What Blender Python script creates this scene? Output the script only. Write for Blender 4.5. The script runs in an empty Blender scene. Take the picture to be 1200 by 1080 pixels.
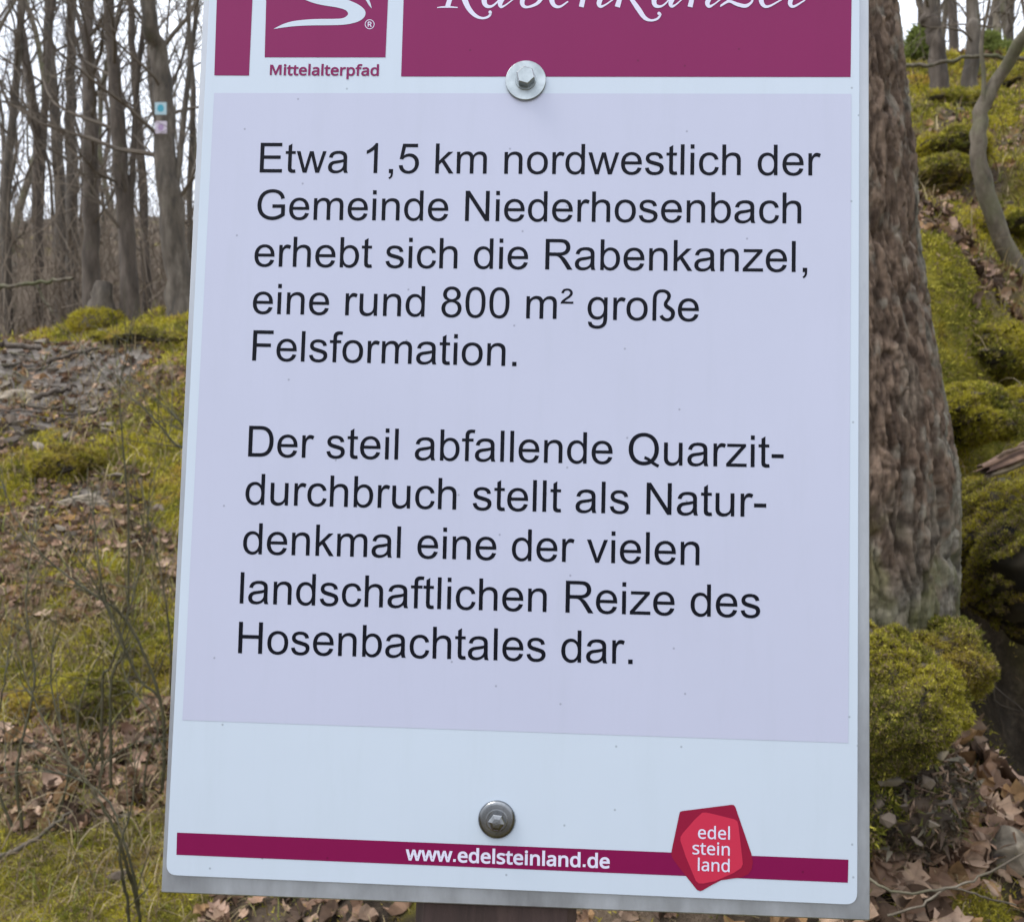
import bpy, math, random
import numpy as np
from mathutils import Vector, Matrix
from mathutils.geometry import tessellate_polygon

S = bpy.context.scene
C = S.collection
R = math.radians

# ------------------------------------------------------------------ camera, sky, sun, exposure
CAM_Z = 1.45
FPX = 1100.0                       # focal length for a 1200 px wide frame
cam_d = bpy.data.cameras.new('camera')
cam = bpy.data.objects.new('camera', cam_d)
C.objects.link(cam)
cam.location = (0, 0, CAM_Z)
cam.rotation_euler = (R(90), 0, 0)
cam_d.sensor_fit = 'HORIZONTAL'
cam_d.sensor_width = 36
cam_d.lens = 36 * FPX / 1200
cam_d.clip_start = 0.02
cam_d.clip_end = 2000
cam_d.dof.use_dof = True
cam_d.dof.focus_distance = 0.52
cam_d.dof.aperture_fstop = 23
S.camera = cam

SUN_EL, SUN_AZ = R(60), R(262)
world = bpy.data.worlds.new('World')
S.world = world
world.use_nodes = True
wt = world.node_tree
wt.nodes.clear()
wo = wt.nodes.new('ShaderNodeOutputWorld')
bg = wt.nodes.new('ShaderNodeBackground')
bg.inputs['Strength'].default_value = 0.12
sky = wt.nodes.new('ShaderNodeTexSky')
sky.sky_type = 'NISHITA'
sky.sun_disc = False
sky.sun_elevation = SUN_EL
sky.sun_rotation = SUN_AZ
sky.dust_density = 4.0
tc = wt.nodes.new('ShaderNodeTexCoord')
cn = wt.nodes.new('ShaderNodeTexNoise')
cn.inputs['Scale'].default_value = 2.2
cn.inputs['Detail'].default_value = 6
cr = wt.nodes.new('ShaderNodeValToRGB')          # cloud brightness
cr.color_ramp.elements[0].position = 0.3
cr.color_ramp.elements[0].color = (0.76, 0.82, 0.92, 1)
cr.color_ramp.elements[1].position = 0.7
cr.color_ramp.elements[1].color = (0.98, 1.02, 1.10, 1)
sc = wt.nodes.new('ShaderNodeVectorMath')
sc.operation = 'SCALE'
sc.inputs['Scale'].default_value = 7.2
mx = wt.nodes.new('ShaderNodeMix')
mx.data_type = 'RGBA'
mx.inputs['Factor'].default_value = 0.85
wt.links.new(tc.outputs['Generated'], cn.inputs['Vector'])
wt.links.new(cn.outputs['Fac'], cr.inputs['Fac'])
wt.links.new(cr.outputs['Color'], sc.inputs[0])
wt.links.new(sky.outputs['Color'], mx.inputs['A'])
wt.links.new(sc.outputs['Vector'], mx.inputs['B'])
# an overcast sky is two to three times brighter overhead than at the horizon
sz = wt.nodes.new('ShaderNodeSeparateXYZ'); wt.links.new(tc.outputs['Generated'], sz.inputs[0])
zr = wt.nodes.new('ShaderNodeMapRange'); zr.inputs['To Min'].default_value = 0.95; zr.inputs['To Max'].default_value = 2.3
wt.links.new(sz.outputs['Z'], zr.inputs['Value'])
zs = wt.nodes.new('ShaderNodeVectorMath'); zs.operation = 'SCALE'
wt.links.new(mx.outputs['Result'], zs.inputs[0]); wt.links.new(zr.outputs['Result'], zs.inputs['Scale'])
wt.links.new(zs.outputs['Vector'], bg.inputs['Color'])
wt.links.new(bg.outputs['Background'], wo.inputs['Surface'])

sun_d = bpy.data.lights.new('sun', 'SUN')
sun_d.energy = 1.5
sun_d.angle = R(25)
sun_d.color = (1.0, 0.97, 0.92)
sun = bpy.data.objects.new('sun', sun_d)
C.objects.link(sun)
# sky rotation is measured from +Y clockwise; the lamp points away from that side
_d = Vector((math.sin(SUN_AZ) * math.cos(SUN_EL), math.cos(SUN_AZ) * math.cos(SUN_EL), math.sin(SUN_EL)))
sun.rotation_euler = (-_d).to_track_quat('-Z', 'Y').to_euler()
sun.location = (0, 0, 30)

S.view_settings.view_transform = 'Standard'
S.view_settings.look = 'None'
S.view_settings.exposure = 0.6
S.view_settings.gamma = 1.0

# ------------------------------------------------------------------ helpers
def W(px, py, d):
    """a place in the wood: bearing and elevation as seen while pacing it out, at distance d"""
    return np.array(((px - 600) / FPX * d, d, CAM_Z - (py - 540) / FPX * d))

def _hash(ix, iy, seed):
    n = (ix * 374761393 + iy * 668265263 + seed * 1442695041) & 0xFFFFFFFF
    n = ((n ^ (n >> 13)) * 1274126177) & 0xFFFFFFFF
    return ((n ^ (n >> 16)) & 0xFFFF) / 65535.0

def vnoise(x, y, seed=0):
    x = np.asarray(x, float); y = np.asarray(y, float)
    ix = np.floor(x).astype(np.int64); iy = np.floor(y).astype(np.int64)
    fx = x - ix; fy = y - iy
    fx = fx * fx * (3 - 2 * fx); fy = fy * fy * (3 - 2 * fy)
    a = _hash(ix, iy, seed); b = _hash(ix + 1, iy, seed)
    c = _hash(ix, iy + 1, seed); d = _hash(ix + 1, iy + 1, seed)
    return (a * (1 - fx) + b * fx) * (1 - fy) + (c * (1 - fx) + d * fx) * fy - 0.5

def fbm(x, y, seed=0, oct=4, g=0.5):
    s = 0; a = 1.0
    for k in range(oct):
        s = s + a * vnoise(np.asarray(x) * 2 ** k, np.asarray(y) * 2 ** k, seed + 17 * k)
        a *= g
    return s

def tag(o, label=None, cat=None, group=None, kind=None):
    if label: o['label'] = label
    if cat: o['category'] = cat
    if group: o['group'] = group
    if kind: o['kind'] = kind
    return o

def empty(name, loc, label, cat, group=None):
    o = bpy.data.objects.new(name, None)
    o.empty_display_size = 0.1
    o.location = loc
    C.objects.link(o)
    return tag(o, label, cat, group)

def mesh_data(name, V, F, mat, col=None, smooth=False):
    V = np.asarray(V, np.float32); F = np.asarray(F, np.int32)
    me = bpy.data.meshes.new(name)
    n = F.shape[1]
    me.vertices.add(len(V)); me.vertices.foreach_set('co', V.ravel())
    me.loops.add(F.size); me.loops.foreach_set('vertex_index', F.ravel())
    me.polygons.add(len(F))
    me.polygons.foreach_set('loop_start', np.arange(0, F.size, n, dtype=np.int32))
    me.polygons.foreach_set('use_smooth', np.full(len(F), smooth))
    if col is not None:
        ca = me.color_attributes.new('Col', 'FLOAT_COLOR', 'POINT')
        cc = np.ones((len(V), 4), np.float32); cc[:, :3] = col
        ca.data.foreach_set('color', cc.ravel())
    me.update(calc_edges=True)
    me.materials.append(mat)
    return me

def obj(name, me, parent=None, loc=None):
    o = bpy.data.objects.new(name, me)
    C.objects.link(o)
    if parent is not None: o.parent = parent
    if loc is not None: o.location = loc
    return o

def M(name, rough=0.8, **kw):
    m = bpy.data.materials.new(name); m.use_nodes = True
    b = m.node_tree.nodes['Principled BSDF']
    b.inputs['Roughness'].default_value = rough
    for k, v in kw.items():
        b.inputs[k.replace('_', ' ')].default_value = v
    return m, m.node_tree, b

def node(t, kind, **kw):
    n = t.nodes.new(kind)
    for k, v in kw.items():
        if k in n.inputs: n.inputs[k].default_value = v
        else: setattr(n, k, v)
    return n

def noise_col(t, cols, scale, detail=6, vec=None, rough=0.6, dist=0.0):
    """noise -> ramp; returns colour socket and fac socket"""
    n = node(t, 'ShaderNodeTexNoise', Scale=scale, Detail=detail, Roughness=rough, Distortion=dist)
    if vec is None:
        vec = node(t, 'ShaderNodeTexCoord').outputs['Object']
    t.links.new(vec, n.inputs['Vector'])
    r = node(t, 'ShaderNodeValToRGB')
    el = r.color_ramp.elements
    while len(el) < len(cols): el.new(0.5)
    for i, c in enumerate(cols):
        el[i].position = 0.3 + 0.4 * i / (len(cols) - 1)
        el[i].color = (*c, 1)
    t.links.new(n.outputs['Fac'], r.inputs['Fac'])
    return r.outputs['Color'], n.outputs['Fac']

def mix(t, a, b, fac, mode='MIX'):
    n = node(t, 'ShaderNodeMix', data_type='RGBA', blend_type=mode)
    for s, v in (('A', a), ('B', b)):
        if isinstance(v, tuple): n.inputs[s].default_value = (*v, 1)
        else: t.links.new(v, n.inputs[s])
    if isinstance(fac, float): n.inputs['Factor'].default_value = fac
    else: t.links.new(fac, n.inputs['Factor'])
    return n.outputs['Result']

def bump(t, b, h, strength=0.5, dist=0.01):
    n = node(t, 'ShaderNodeBump', Strength=strength, Distance=dist)
    t.links.new(h, n.inputs['Height'])
    t.links.new(n.outputs['Normal'], b.inputs['Normal'])

# ------------------------------------------------------------------ materials
def mat_bark(name, cols, lichen, lamount, scale=14, stretch=0.25):
    m, t, b = M(name, 0.9)
    tcn = node(t, 'ShaderNodeTexCoord')
    mp = node(t, 'ShaderNodeMapping'); mp.inputs['Scale'].default_value = (1, 1, stretch)
    t.links.new(tcn.outputs['Object'], mp.inputs['Vector'])
    c, f = noise_col(t, cols, scale, 8, mp.outputs['Vector'], 0.65)
    _, f2 = noise_col(t, cols, 2.3, 6, tcn.outputs['Object'], 0.7)
    mr = node(t, 'ShaderNodeMapRange'); mr.inputs['From Min'].default_value = 0.62 - lamount; mr.inputs['From Max'].default_value = 0.78 - lamount
    t.links.new(f2, mr.inputs['Value'])
    t.links.new(mix(t, c, lichen, mr.outputs['Result']), b.inputs['Base Color'])
    bump(t, b, f, 0.7, 0.01)
    return m

M_trunk = mat_bark('grey_bark', [(0.028, 0.024, 0.019), (0.076, 0.061, 0.046), (0.15, 0.127, 0.10)], (0.08, 0.08, 0.045), 0.03)
M_trunk2 = mat_bark('brown_bark', [(0.026, 0.020, 0.015), (0.070, 0.054, 0.041), (0.125, 0.10, 0.080)], (0.085, 0.085, 0.045), 0.05)
M_trunk3 = mat_bark('pale_smooth_bark', [(0.035, 0.027, 0.019), (0.10, 0.08, 0.057), (0.17, 0.145, 0.11)], (0.085, 0.085, 0.04), 0.14, 26, 0.45)
M_twig, _t, _b = M('twig_bark', 0.85)
_c, _ = noise_col(_t, [(0.055, 0.042, 0.030), (0.13, 0.102, 0.074)], 3)
_t.links.new(_c, _b.inputs['Base Color'])
M_brush, _t, _b = M('brushwood_bark', 0.85)
_c, _ = noise_col(_t, [(0.09, 0.068, 0.048), (0.22, 0.172, 0.125)], 1.5)
_t.links.new(_c, _b.inputs['Base Color'])
M_broom, _t, _b = M('green_twig', 0.7)
_c, _ = noise_col(_t, [(0.022, 0.020, 0.008), (0.05, 0.045, 0.018), (0.075, 0.055, 0.028)], 9)
_t.links.new(_c, _b.inputs['Base Color'])

def mat_vcol(name, rough=0.8, trans=0.0, noise=None):
    m, t, b = M(name, rough)
    a = node(t, 'ShaderNodeVertexColor', layer_name='Col')
    out = a.outputs['Color']
    if noise:
        c, _ = noise_col(t, [(0.6, 0.6, 0.6), (1.25, 1.2, 1.15)], noise)
        out = mix(t, out, c, 1.0, 'MULTIPLY')
    t.links.new(out, b.inputs['Base Color'])
    b.inputs['Specular IOR Level'].default_value = 0.25
    if trans:
        tr = node(t, 'ShaderNodeBsdfTranslucent'); t.links.new(out, tr.inputs['Color'])
        ms = node(t, 'ShaderNodeMixShader', Fac=trans)
        t.links.new(b.outputs[0], ms.inputs[1]); t.links.new(tr.outputs[0], ms.inputs[2])
        t.links.new(ms.outputs[0], t.nodes['Material Output'].inputs['Surface'])
    return m
M_moss = mat_vcol('moss', 0.85, 0.4)
M_grass = mat_vcol('dry_grass', 0.75, 0.2)
M_litter = mat_vcol('dead_leaf_litter', 0.75, 0.12, 40)
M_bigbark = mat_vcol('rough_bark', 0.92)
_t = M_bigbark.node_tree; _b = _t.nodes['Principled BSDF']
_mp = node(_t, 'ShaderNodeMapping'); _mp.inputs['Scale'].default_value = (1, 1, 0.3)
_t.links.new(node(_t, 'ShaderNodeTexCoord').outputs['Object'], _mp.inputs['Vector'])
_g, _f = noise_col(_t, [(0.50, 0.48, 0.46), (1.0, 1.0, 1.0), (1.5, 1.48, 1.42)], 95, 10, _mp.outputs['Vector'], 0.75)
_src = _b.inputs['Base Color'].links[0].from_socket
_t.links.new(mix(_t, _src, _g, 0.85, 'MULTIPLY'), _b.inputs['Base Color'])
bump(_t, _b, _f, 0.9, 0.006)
M_stone = mat_vcol('quartzite_stone', 0.8, 0, 30)

m, t, b = M('fallen_leaf', 0.7)
oi = node(t, 'ShaderNodeObjectInfo')
rp = node(t, 'ShaderNodeValToRGB'); el = rp.color_ramp.elements
el.new(0.4); el.new(0.75)
for e, p, c in zip(el, (0, 0.35, 0.7, 1), ((0.16, 0.095, 0.062), (0.31, 0.20, 0.14), (0.42, 0.30, 0.215), (0.24, 0.16, 0.09))):
    e.position = p; e.color = (*c, 1)
t.links.new(oi.outputs['Random'], rp.inputs['Fac'])
c, f = noise_col(t, [(0.65, 0.62, 0.6), (1.15, 1.12, 1.1)], 60)
t.links.new(mix(t, rp.outputs['Color'], c, 1.0, 'MULTIPLY'), b.inputs['Base Color'])
M_leaf = m

m, t, b = M('forest_floor', 0.95)
a = node(t, 'ShaderNodeVertexColor', layer_name='Col')
sp = node(t, 'ShaderNodeSeparateColor'); t.links.new(a.outputs['Color'], sp.inputs['Color'])
tcn = node(t, 'ShaderNodeTexCoord')
soil, f1 = noise_col(t, [(0.012, 0.009, 0.006), (0.036, 0.026, 0.018), (0.11, 0.083, 0.057)], 22, 10, tcn.outputs['Object'], 0.75)
lit, f2 = noise_col(t, [(0.045, 0.033, 0.022), (0.15, 0.11, 0.076), (0.28, 0.21, 0.155)], 34, 8, tcn.outputs['Object'], 0.8)
mos, f3 = noise_col(t, [(0.04, 0.04, 0.008), (0.18, 0.16, 0.024), (0.35, 0.30, 0.04)], 16, 10, tcn.outputs['Object'], 0.8)
roc, f4 = noise_col(t, [(0.05, 0.042, 0.034), (0.15, 0.13, 0.112), (0.27, 0.245, 0.22)], 13, 9, tcn.outputs['Object'], 0.7)
x = mix(t, soil, lit, sp.outputs['Green'])
x = mix(t, x, roc, sp.outputs['Blue'])
x = mix(t, x, mos, sp.outputs['Red'])
t.links.new(x, b.inputs['Base Color'])
b.inputs['Specular IOR Level'].default_value = 0.15
bump(t, b, f1, 1.0, 0.03)
M_ground = m

# ------------------------------------------------------------------ terrain
ctrl = []
def cp(px, py, d): ctrl.append(W(px, py, d))
for q in [(100,1080,2.3),(100,900,3.0),(100,720,4.0),(100,560,5.5),(100,440,7.3),(90,388,8.8),(0,405,8.4),(0,1080,2.3),(0,720,4),(0,560,5.6),
          (200,1080,2.3),(200,720,4.1),(200,540,5.8),(205,375,8.8),
          (1100,1080,1.45),(1190,1080,1.45),(1050,970,1.55),(1180,970,1.62),(1185,890,1.95),(1185,850,2.45),(1180,730,2.9),(1185,560,2.5),
          (1150,420,3.1),(1195,370,3.6),(1150,300,4.1),(1150,200,5.5),(1150,115,7.5),(1150,72,9),(1085,76,9)]: cp(*q)
ctrl += [np.array(q, float) for q in [(-4.5,12,2.45),(-9,20,3.0),(-16,40,9.0),(-24,60,17.0),(0.62,1.8,1.12),(0.6,1.5,0.82),
         (0,0.5,0.12),(0,0,0),(0,-3,-0.6),(0,1.5,0.42),(0,3,0.95),(0,6,2.0),(0,9,3.3),(0,13,3.7),(3,0,0.9),(-3,0,-0.1),(-5,3,0.4),
         (-10,8,1.6),(6,3,3.0),(8,6,4.8),(12,10,7),(5,14,6.0),(10,20,7.2),(20,20,9),(-25,20,1.5),(-45,60,14),(0,60,17.5),(40,60,17),
         (0,90,23),(-60,90,22),(60,90,22),(0,-30,-6),(-40,-30,-8),(40,-30,2),(0,200,24),(200,200,28),(-200,200,20),(200,0,22),(-200,0,-6),
         (0,-200,-18),(200,-200,-8),(-200,-200,-18)]]
ctrl = np.array(ctrl)
def _U(r2): return 0.5 * r2 * np.log(r2 + 1e-9)
# warp plan coordinates so near detail and far hills carry similar weight
def _warp(x, y):
    r = np.sqrt(x * x + y * y) + 1e-9
    k = np.log1p(r) / r
    return x * k, y * k
_cx, _cy = _warp(ctrl[:, 0], ctrl[:, 1])
_n = len(ctrl)
K = _U((_cx[:, None] - _cx) ** 2 + (_cy[:, None] - _cy) ** 2) + np.eye(_n) * 1e-3
P_ = np.c_[np.ones(_n), _cx, _cy]
A = np.block([[K, P_], [P_.T, np.zeros((3, 3))]])
_sol = np.linalg.solve(A, np.r_[ctrl[:, 2], 0, 0, 0])
def H0(x, y):
    x = np.asarray(x, float); y = np.asarray(y, float)
    shp = x.shape
    wx, wy = _warp(x.ravel(), y.ravel())
    out = np.empty(len(wx))
    for i in range(0, len(wx), 50000):
        s = slice(i, i + 50000)
        out[s] = _U((wx[s, None] - _cx) ** 2 + (wy[s, None] - _cy) ** 2) @ _sol[:_n] + _sol[_n] + wx[s] * _sol[_n + 1] + wy[s] * _sol[_n + 2]
    return out.reshape(shp)
def H(x, y):
    x = np.asarray(x, float); y = np.asarray(y, float)
    r = np.sqrt(x * x + y * y)
    k = np.clip(r / 3.0, 0.25, 1.0)
    right = np.clip((x / (r + 1e-6) - 0.2) / 0.2, 0, 1)
    hum = fbm(x * 1.3, y * 1.3, 5, 3) * 0.16 * k * (1 + 0.9 * right * (r > 2.5))
    hum = hum + fbm(x * 5.5, y * 5.5, 9, 3) * 0.055 * k
    step = np.abs(fbm(x * 0.9 + 7, y * 2.2, 31, 2)) * 0.42 * np.clip((r - 3.6) / 3, 0, 1) * right
    return H0(x, y) + hum + step
def nrm(x, y, e=0.03):
    hx = (H(x + e, y) - H(x - e, y)) / (2 * e); hy = (H(x, y + e) - H(x, y - e)) / (2 * e)
    n = np.stack([-hx, -hy, np.ones_like(hx)], -1)
    return n / np.linalg.norm(n, axis=-1, keepdims=True)

# cover masks: blobs of moss, litter and bare stone where they lie
def blob(x, y, px, py, d, r, ry=None):
    c = W(px, py, d)
    return np.exp(-(((x - c[0]) / r) ** 2 + ((y - c[1]) / (ry or r)) ** 2))
def masks(x, y):
    r = np.sqrt(x * x + y * y); br = x / (y + 1e-6)
    right = np.clip((br - 0.15) / 0.15, 0, 1) * (y > 0.3)
    far = np.clip((r - 9.8) / 2.5, 0, 1)
    n1 = fbm(x * 1.6, y * 1.6, 41, 4); n2 = fbm(x * 0.9 + 3, y * 0.9, 55, 4); n3 = fbm(x * 5, y * 5, 77, 3)
    moss = -0.06 + 0.30 * right + n1 * 1.15 + n3 * 0.8
    for (px, py, d, rr, ry, a) in [(90,800,3.5,.32,.3,.6),(190,770,3.8,.3,.3,.35),(10,830,3.3,.25,.25,.6),(75,530,5.8,.35,.35,.6),(200,400,8.3,.9,.9,.8),(90,385,8.8,.8,.5,.6),
                                   (170,470,6.8,.6,.6,.25),(180,560,5.6,.3,.5,.25),(150,1050,2.4,.4,.3,.5),(40,1060,2.35,.3,.2,.4),(110,720,4,.5,.4,.15),
                                   (1170,440,3,.4,.5,.7),(1180,640,2.1,.25,.2,.6),(1150,1075,1.46,.07,.06,1.1),(1060,1000,1.5,.05,.05,.8),(1110,905,1.6,.06,.08,.9)]:
        moss = moss + a * blob(x, y, px, py, d, rr, ry)
    for (px, py, d, rr, ry, a) in [(40,620,5.0,.55,.45,.55),(140,600,5.1,.35,.3,.3),(20,700,4.2,.3,.2,.4),(50,430,7.4,.9,1.0,1.0),(110,450,7.0,.3,.5,.5),(110,960,2.8,.2,.2,.5),(40,880,3.1,.14,.14,.3),
                                   (1120,225,5.1,.35,.4,1.1),(1130,320,3.9,.2,.2,.35),(1120,960,1.55,.28,.12,1.1),(1180,860,1.85,.25,.22,1.2),(1100,1040,1.48,.1,.05,.3)]:
        moss = moss - a * blob(x, y, px, py, d, rr, ry)
    moss = np.clip((moss - 0.5 * far + 0.10) / 0.30, 0, 1)
    hol = blob(x, y, 1190, 850, 2.2, .36, .42)
    moss = np.clip(moss - 1.6 * hol, 0, 1)
    rock = np.clip((1.3 * blob(x, y, 45, 440, 7.3, .9, .95) + .6 * blob(x, y, 95, 575, 5.4, .25, .3) + n3 * 0.7 - 0.35) / 0.2, 0, 1)
    litter = np.clip((0.25 + n2 * 1.2 + n3 * 0.5 - 0.2 * far - 1.6 * hol) / 0.35, 0, 1)
    return moss, litter * (1 - rock), rock * (1 - moss)

gu = np.linspace(-1, 1, 460); gv = np.linspace(-0.72, 1, 520)
gx = 0.9 * np.sinh(6.0 * gu); gy = 1.1 + 1.5 * np.sinh(5.5 * gv)
GX, GY = np.meshgrid(gx, gy)
GZ = H(GX, GY)
mo, li, ro = masks(GX, GY)
GV = np.stack([GX, GY, GZ], -1).reshape(-1, 3)
ny, nx = GX.shape
idx = np.arange(nx * ny).reshape(ny, nx)
GF = np.stack([idx[:-1, :-1], idx[:-1, 1:], idx[1:, 1:], idx[1:, :-1]], -1).reshape(-1, 4)
ground = obj('ground', mesh_data('ground', GV, GF, M_ground, np.stack([mo, li, ro], -1).reshape(-1, 3), True))
tag(ground, 'steep forest floor of moss, dead leaves, soil and stone rising uphill', kind='structure')
# ------------------------------------------------------------------ tubes and trees
def crom(P, n):
    """Catmull-Rom through P, n samples"""
    P = np.asarray(P, float)
    if len(P) == 2: P = np.array([P[0], P[0] * 2 / 3 + P[1] / 3, P[0] / 3 + P[1] * 2 / 3, P[1]])
    Q = np.vstack([2 * P[0] - P[1], P, 2 * P[-1] - P[-2]])
    t = np.linspace(0, len(P) - 1 - 1e-9, n)
    i = t.astype(int); f = (t - i)[:, None]
    a, b_, c, d = Q[i], Q[i + 1], Q[i + 2], Q[i + 3]
    return 0.5 * (2 * b_ + (c - a) * f + (2 * a - 5 * b_ + 4 * c - d) * f ** 2 + (3 * b_ - a - 3 * c + d) * f ** 3)

class Acc:
    def __init__(s): s.V = []; s.F = []; s.C = []; s.n = 0
    def add(s, V, F, col=None):
        s.V.append(V); s.F.append(np.asarray(F) + s.n); s.n += len(V)
        if col is not None: s.C.append(np.broadcast_to(np.asarray(col, float), (len(V), 3)))
    def mesh(s, name, mat, smooth=False):
        return mesh_data(name, np.vstack(s.V), np.vstack(s.F), mat, np.vstack(s.C) if s.C else None, smooth)

_rings = {}
def tube(acc, P, rad, sides=6, col=None, rough=0.0, rs=None):
    P = np.asarray(P, float); n = len(P)
    T = np.gradient(P, axis=0); T /= np.linalg.norm(T, axis=1, keepdims=True) + 1e-12
    up = np.array([0, 0, 1.0]) if abs(T[:, 2].mean()) < 0.8 else np.array([1.0, 0, 0])
    A_ = np.cross(T, up); A_ /= np.linalg.norm(A_, axis=1, keepdims=True) + 1e-12
    B_ = np.cross(T, A_)
    if sides not in _rings:
        a = np.arange(sides) * 2 * np.pi / sides; _rings[sides] = (np.cos(a), np.sin(a))
    ca, sa = _rings[sides]
    rad = np.broadcast_to(np.asarray(rad, float), (n,))[:, None, None]
    if rough and rs is not None: rad = rad * (1 + rough * rs.standard_normal((n, sides, 1)))
    V = (P[:, None] + rad * (ca[None, :, None] * A_[:, None] + sa[None, :, None] * B_[:, None])).reshape(-1, 3)
    i = np.arange(n - 1)[:, None] * sides; j = np.arange(sides); k = (j + 1) % sides
    F = np.stack([i + j, i + k, i + sides + k, i + sides + j], -1).reshape(-1, 4)
    if col is not None and np.ndim(col) == 2: col = np.repeat(col, sides, 0)
    acc.add(V, F, col)

def wander(p, d, L, n, w, up, rs):
    pts = [p]; d = d / np.linalg.norm(d)
    for _ in range(n):
        d = d + rs.standard_normal(3) * w + np.array([0, 0, up]); d /= np.linalg.norm(d)
        p = p + d * L / n; pts.append(p)
    return np.array(pts)

def make_tree(seed, spine, r0, r1, nb=16, t0=0.12, blen=2.2, dense=1.0, forks=(), sides=10, split=False):
    """spine in local coordinates; returns trunk and branches accumulators"""
    rs = np.random.RandomState(seed)
    T = Acc(); B = Acc(); limbs = []; boughs = []
    n = 34
    P = crom(spine, n)
    P[1:] += rs.standard_normal((n - 1, 3)) * np.array([1, 1, 0]) * r0 * 0.10
    t = np.linspace(0, 1, n)
    rad = r1 + (r0 - r1) * (1 - t) ** 0.8
    h = P[:, 2] - P[0, 2]
    rad = rad * (1 + 0.35 * np.exp(-h / (r0 * 2.0)))
    tube(T, P, rad, sides, rough=0.055, rs=rs)
    spines = [(P, rad)]
    for (tf, tgt, fr) in forks:
        i = int(tf * (n - 1))
        q = crom([P[i]] + [np.array(g, float) for g in tgt], 18)
        rr = np.linspace(rad[i] * fr, rad[i] * fr * 0.35, 18)
        lm = Acc(); tube(lm, q, rr, 8, rough=0.05, rs=rs); limbs.append(lm)
        spines.append((q, rr))
    for si, (P, rad) in enumerate(spines):
        m_ = nb if si == 0 else max(4, nb // 2)
        for k in range(m_):
            tt = t0 + (1 - t0) * (k + rs.rand()) / m_ if si == 0 else 0.2 + 0.8 * rs.rand()
            f = tt * (len(P) - 1); i = min(int(f), len(P) - 2)
            p = P[i] + (P[i + 1] - P[i]) * (f - i); r = rad[i]
            if split: B = Acc(); boughs.append(B)
            az = rs.rand() * 6.283
            el = 0.25 + 0.8 * rs.rand() + 0.35 * tt
            d = np.array([math.cos(az) * math.cos(el), math.sin(az) * math.cos(el), math.sin(el)])
            L = blen * (0.35 + 0.75 * rs.rand()) * (1 - 0.5 * tt)
            if tt < 0.3: L *= 0.6
            br = min(r * 0.32, 0.006 + 0.010 * L)
            q = wander(p, d, L, 7, 0.2, 0.07, rs)
            tube(B, q, np.linspace(br, br * 0.25, 8), 5)
            for _ in range(int((3 + rs.randint(5)) * dense)):
                u = 0.25 + 0.75 * rs.rand(); j = min(int(u * 7), 6)
                d2 = (q[j + 1] - q[j]); d2 = d2 / np.linalg.norm(d2) + rs.standard_normal(3) * 0.6
                L2 = L * (0.25 + 0.3 * rs.rand())
                q2 = wander(q[j], d2, L2, 5, 0.22, 0.06, rs)
                r2 = max(br * (1 - 0.75 * u) * 0.6, 0.0035)
                tube(B, q2, np.linspace(r2, r2 * 0.4, 6), 3)
                for _ in range(int(2 + rs.randint(3) * dense)):
                    j2 = rs.randint(1, 5)
                    d3 = (q2[j2 + 1] - q2[j2]); d3 = d3 / np.linalg.norm(d3) + rs.standard_normal(3) * 0.65
                    q3 = wander(q2[j2], d3, L2 * 0.5, 3, 0.2, 0.05, rs)
                    tube(B, q3, np.linspace(0.0035, 0.0016, 4), 3)
    return (T, limbs, boughs) if split else (T, B)

def px_tree(name, label, pts, d, w0, w1, mat, seed, base_d=None, group=None, cat='tree', height=9, forks=(), **kw):
    """a tree whose stem passes the bearings pts (from the foot upwards) at distance d"""
    world = [W(x, y, d) for x, y in pts]
    gz = float(H(world[0][0], world[0][1]))
    base = np.array([world[0][0], world[0][1], gz - 0.06])
    rest = [p for p in world[1:] if p[2] > gz + 0.15]
    last, prev = rest[-1], rest[-2] if len(rest) > 1 else base
    dr = (last - prev); dr = dr / np.linalg.norm(dr); dr = dr * 0.6 + np.array([0, 0, 0.8]); dr /= np.linalg.norm(dr)
    top = last + dr * max(0.5, height - (last[2] - gz))
    rs = np.random.RandomState(seed + 5)
    mid = (last + top) / 2 + rs.standard_normal(3) * 0.15
    spine = [p - base for p in [base] + rest + [mid, top]]
    for k, p in enumerate(spine[1:], 1): p[1] += rs.standard_normal() * 0.012 * k
    root = empty(name, base, label, cat, group)
    fk = [(tf, [W(x, y, d) - base for x, y in g[:-1]] + [W(g[-1][0], g[-1][1], d) - base], fr) for tf, g, fr in forks]
    T, limbs, boughs = make_tree(seed, spine, w0 / 2 / FPX * d, w1 / 2 / FPX * d * 0.25, forks=fk, split=True, **kw)
    obj('trunk', T.mesh('trunk', mat, True), root)
    for l in limbs: obj('limb', l.mesh('limb', mat, True), root)
    for l in boughs: obj('branch', l.mesh('branch', M_twig, False), root)
    return root

px_tree('forest_tree', 'stout grey tree carrying two small square trail markers', [(214,384),(207,300),(200,220),(192,140),(184,60),(175,-10)], 8.6, 30, 38, M_trunk, 1, forks=[(0.22, [(222,80),(232,0),(245,-120)], 0.3)], nb=16, t0=0.2)
px_tree('forest_tree', 'tree with a thick low limb just left of the marked tree', [(152,372),(149,280),(141,180),(134,80),(128,-5)], 9.0, 21, 24, M_trunk2, 2, forks=[(0.13, [(160,110),(168,30),(175,-60),(180,-160)], 0.4)], nb=18, t0=0.15)
px_tree('forest_tree', 'slim wavy brown tree behind the moss crested stump', [(110,352),(107,260),(109,150),(100,80),(98,-5)], 9.6, 20, 22, M_trunk2, 3, nb=20, t0=0.08)
px_tree('forest_tree', 'dark straight tree between the wavy tree and the leaning pair', [(85,345),(84,240),(83,120),(85,-5)], 12.5, 15, 17, M_trunk, 4, nb=22, t0=0.1)
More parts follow.
